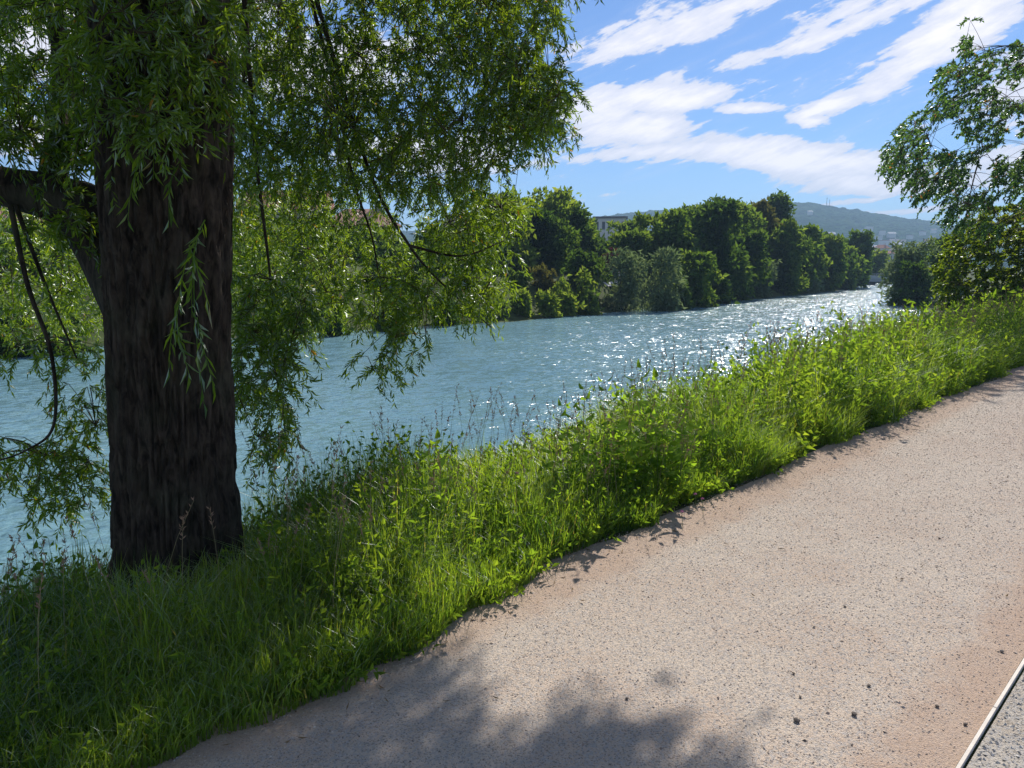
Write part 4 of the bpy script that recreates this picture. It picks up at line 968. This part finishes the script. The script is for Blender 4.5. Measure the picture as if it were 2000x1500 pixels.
# ------------------------------------------------------------------ buildings
M_wall = plain('white_render', (.62, .60, .57), .85, .2, .08, 1.); M_wall2 = plain('cream_render', (.50, .45, .37), .85, .2, .08, 1.); M_glass = plain('window_glass', (.03, .04, .05), .15, .6, .1, 1.)
M_tile = plain('red_roof_tiles', (.30, .13, .085), .85, .2, .3, 3.); M_slate = plain('grey_roof', (.16, .15, .15), .8, .3, .2, 3.); M_pinkroof = plain('pale_terracotta_roof', (.42, .24, .18), .85, .2, .25, 3.)
def house(name, label, loc, rz, w, d, h, roof, rm, wm, nx=4, nz=2, group=None, win=True, cat='house'):
    t = thing(name, label, cat, loc, rz, group); V, q = box(-w / 2, w / 2, -d / 2, d / 2, -2, h); obj('wall', mesh('wall', V, [q], wm), t)
    if roof == 'flat':
        V, q = box(-w / 2 - .25, w / 2 + .25, -d / 2 - .25, d / 2 + .25, h, h + .35); obj('roof', mesh('roof', V, [q], rm), t)
    else:
        o_ = .5; rh = d * .36; V = np.array([[-w / 2 - o_, -d / 2 - o_, h - .1], [w / 2 + o_, -d / 2 - o_, h - .1], [w / 2 + o_, d / 2 + o_, h - .1], [-w / 2 - o_, d / 2 + o_, h - .1], [-w / 2 + (1.5 if roof == 'hip' else -o_), 0, h + rh], [w / 2 - (1.5 if roof == 'hip' else -o_), 0, h + rh]])
        rf = obj('roof', mesh('roof', V, [np.array([[0, 1, 5, 4], [2, 3, 4, 5], [3, 2, 1, 0]]), np.array([[1, 2, 5], [3, 0, 4]])], rm), t)
        V, q = box(w * .2, w * .2 + .6, -.3, .3, h + rh * .5, h + rh + .7); obj('chimney', mesh('chimney', V, [q], wm), rf)
    if win:
        sw = w / nx; sh = h / nz
        for i in range(nx):
            for k in range(nz):
                cx = -w / 2 + sw * (i + .5); cz = sh * (k + .52)
                V, q = box(cx - sw * .24, cx + sw * .24, -d / 2 - .03, -d / 2 + .05, cz - sh * .26, cz + sh * .26); fr = obj('window', mesh('window', V, [q], M_slate), t)
                V, q = box(cx - sw * .2, cx + sw * .2, -d / 2 - .05, -d / 2 - .031, cz - sh * .22, cz + sh * .22); obj('pane', mesh('pane', V, [q], M_glass), fr)
    return t
def house_at(name, label, px, top, t, wpx, h, roof, rm, wm, rz=0, d=None, **kw):
    p = at(px, top, t); w = wpx / F * t; d = d or w * .7; rh = .35 if roof == 'flat' else d * .36
    return house(name, label, (p[0], p[1], p[2] - h - rh), rz, w, d, h, roof, rm, wm, **kw)
house_at('apartment_building', 'white flat roofed apartment block showing between treetops under the hill', 1192, 424, 150, 62, 12, 'flat', M_slate, M_wall, R(-8), nx=5, nz=4, cat='building')
house_at('house', 'house with pale gable roof glimpsed between dark trees', 1136, 452, 88, 34, 6, 'gable', M_wall, M_wall, R(30), nx=3)
house_at('house', 'red roofed house seen through the middle of the willow curtain', 705, 408, 62, 130, 6.5, 'hip', M_pinkroof, M_wall2, R(12), nx=5)
house_at('house', 'grey roofed house seen through the right part of the willow curtain', 935, 418, 75, 110, 6.5, 'gable', M_slate, M_wall, R(-10), nx=5)
house_at('house', 'red roofed house at the left edge behind the willow branches', 60, 396, 50, 150, 6, 'hip', M_pinkroof, M_wall2, R(20), nx=5)
house_at('house', 'red tiled house just right of the willow trunk on the far side', 560, 372, 70, 150, 7, 'gable', M_tile, M_wall2, R(5), nx=5)
# small white garden hut at the waterline of the grey willow bush
house_at('garden_hut', 'small white hut under the left edge of the grey willow bush', 1200, 550, 56, 22, 0.9, 'gable', M_wall, M_wall, R(20), nx=1, nz=1, d=.6, cat='hut')
# town at the foot of the hill
for i, (px, top, t, w, h, rm) in enumerate([(1722, 478, 330, 26, 9, M_tile), (1752, 482, 340, 22, 8, M_slate), (1738, 490, 290, 18, 8, M_tile), (1708, 486, 310, 16, 8, M_slate)]):
    house_at('house', ['wide red roofed house at the foot of the hill', 'dark roofed house at the foot of the hill beside the bend bush', 'small red roofed house in front of the foot of the hill', 'small dark roofed house just above the end of the tree row'][i], px, top, t, w, h, 'hip', rm, M_wall, R(15 * i - 20), nx=3, group='houses at the foot of the hill')
# houses scattered over the hillside
rs = np.random.default_rng(5); k = 0
while k < 46:
    px = rs.uniform(1540, 1860); y = rs.uniform(640, 1060); x = (px - 1000) / F * y / math.cos(PITCH)
    if rs.random() < (y - 640) / 700: continue
    z = float(hill_z(np.array(x), np.array(y), False)); w = rs.uniform(5, 9)
    house('hillside_house', 'small pale house among trees on the hazy hillside', (x, y, z + 1.2), rs.uniform(-.5, .5), w, w * .6, rs.uniform(2, 3.2), 'flat' if rs.random() < .4 else 'gable', [M_slate, M_tile, M_wall][k % 3], M_wall, group='houses on the hillside', win=False); k += 1
# twin masts on the ridge
for i, (px, hh) in enumerate([(1592, 16), (1597, 13)]):
    x = (px - 1000) / F * HY / math.cos(PITCH); z = float(hill_z(np.array(x), np.array(HY))); t = thing('mast', ['taller left mast on the ridge of the hill', 'shorter right mast on the ridge of the hill'][i], 'mast', (x, HY, z), 0, 'masts on the ridge')
    V, q = tube(np.array([[0, 0, -4], [0, 0, hh * .6], [0, 0, hh]]), [.55, .4, .2], 6); obj('pole', mesh('pole', V, [q], M_rail), t)
    V, q = box(-.9, .9, -.2, .2, hh * .8, hh * .83); obj('antenna_bar', mesh('antenna_bar', V, [q], M_rail), t)
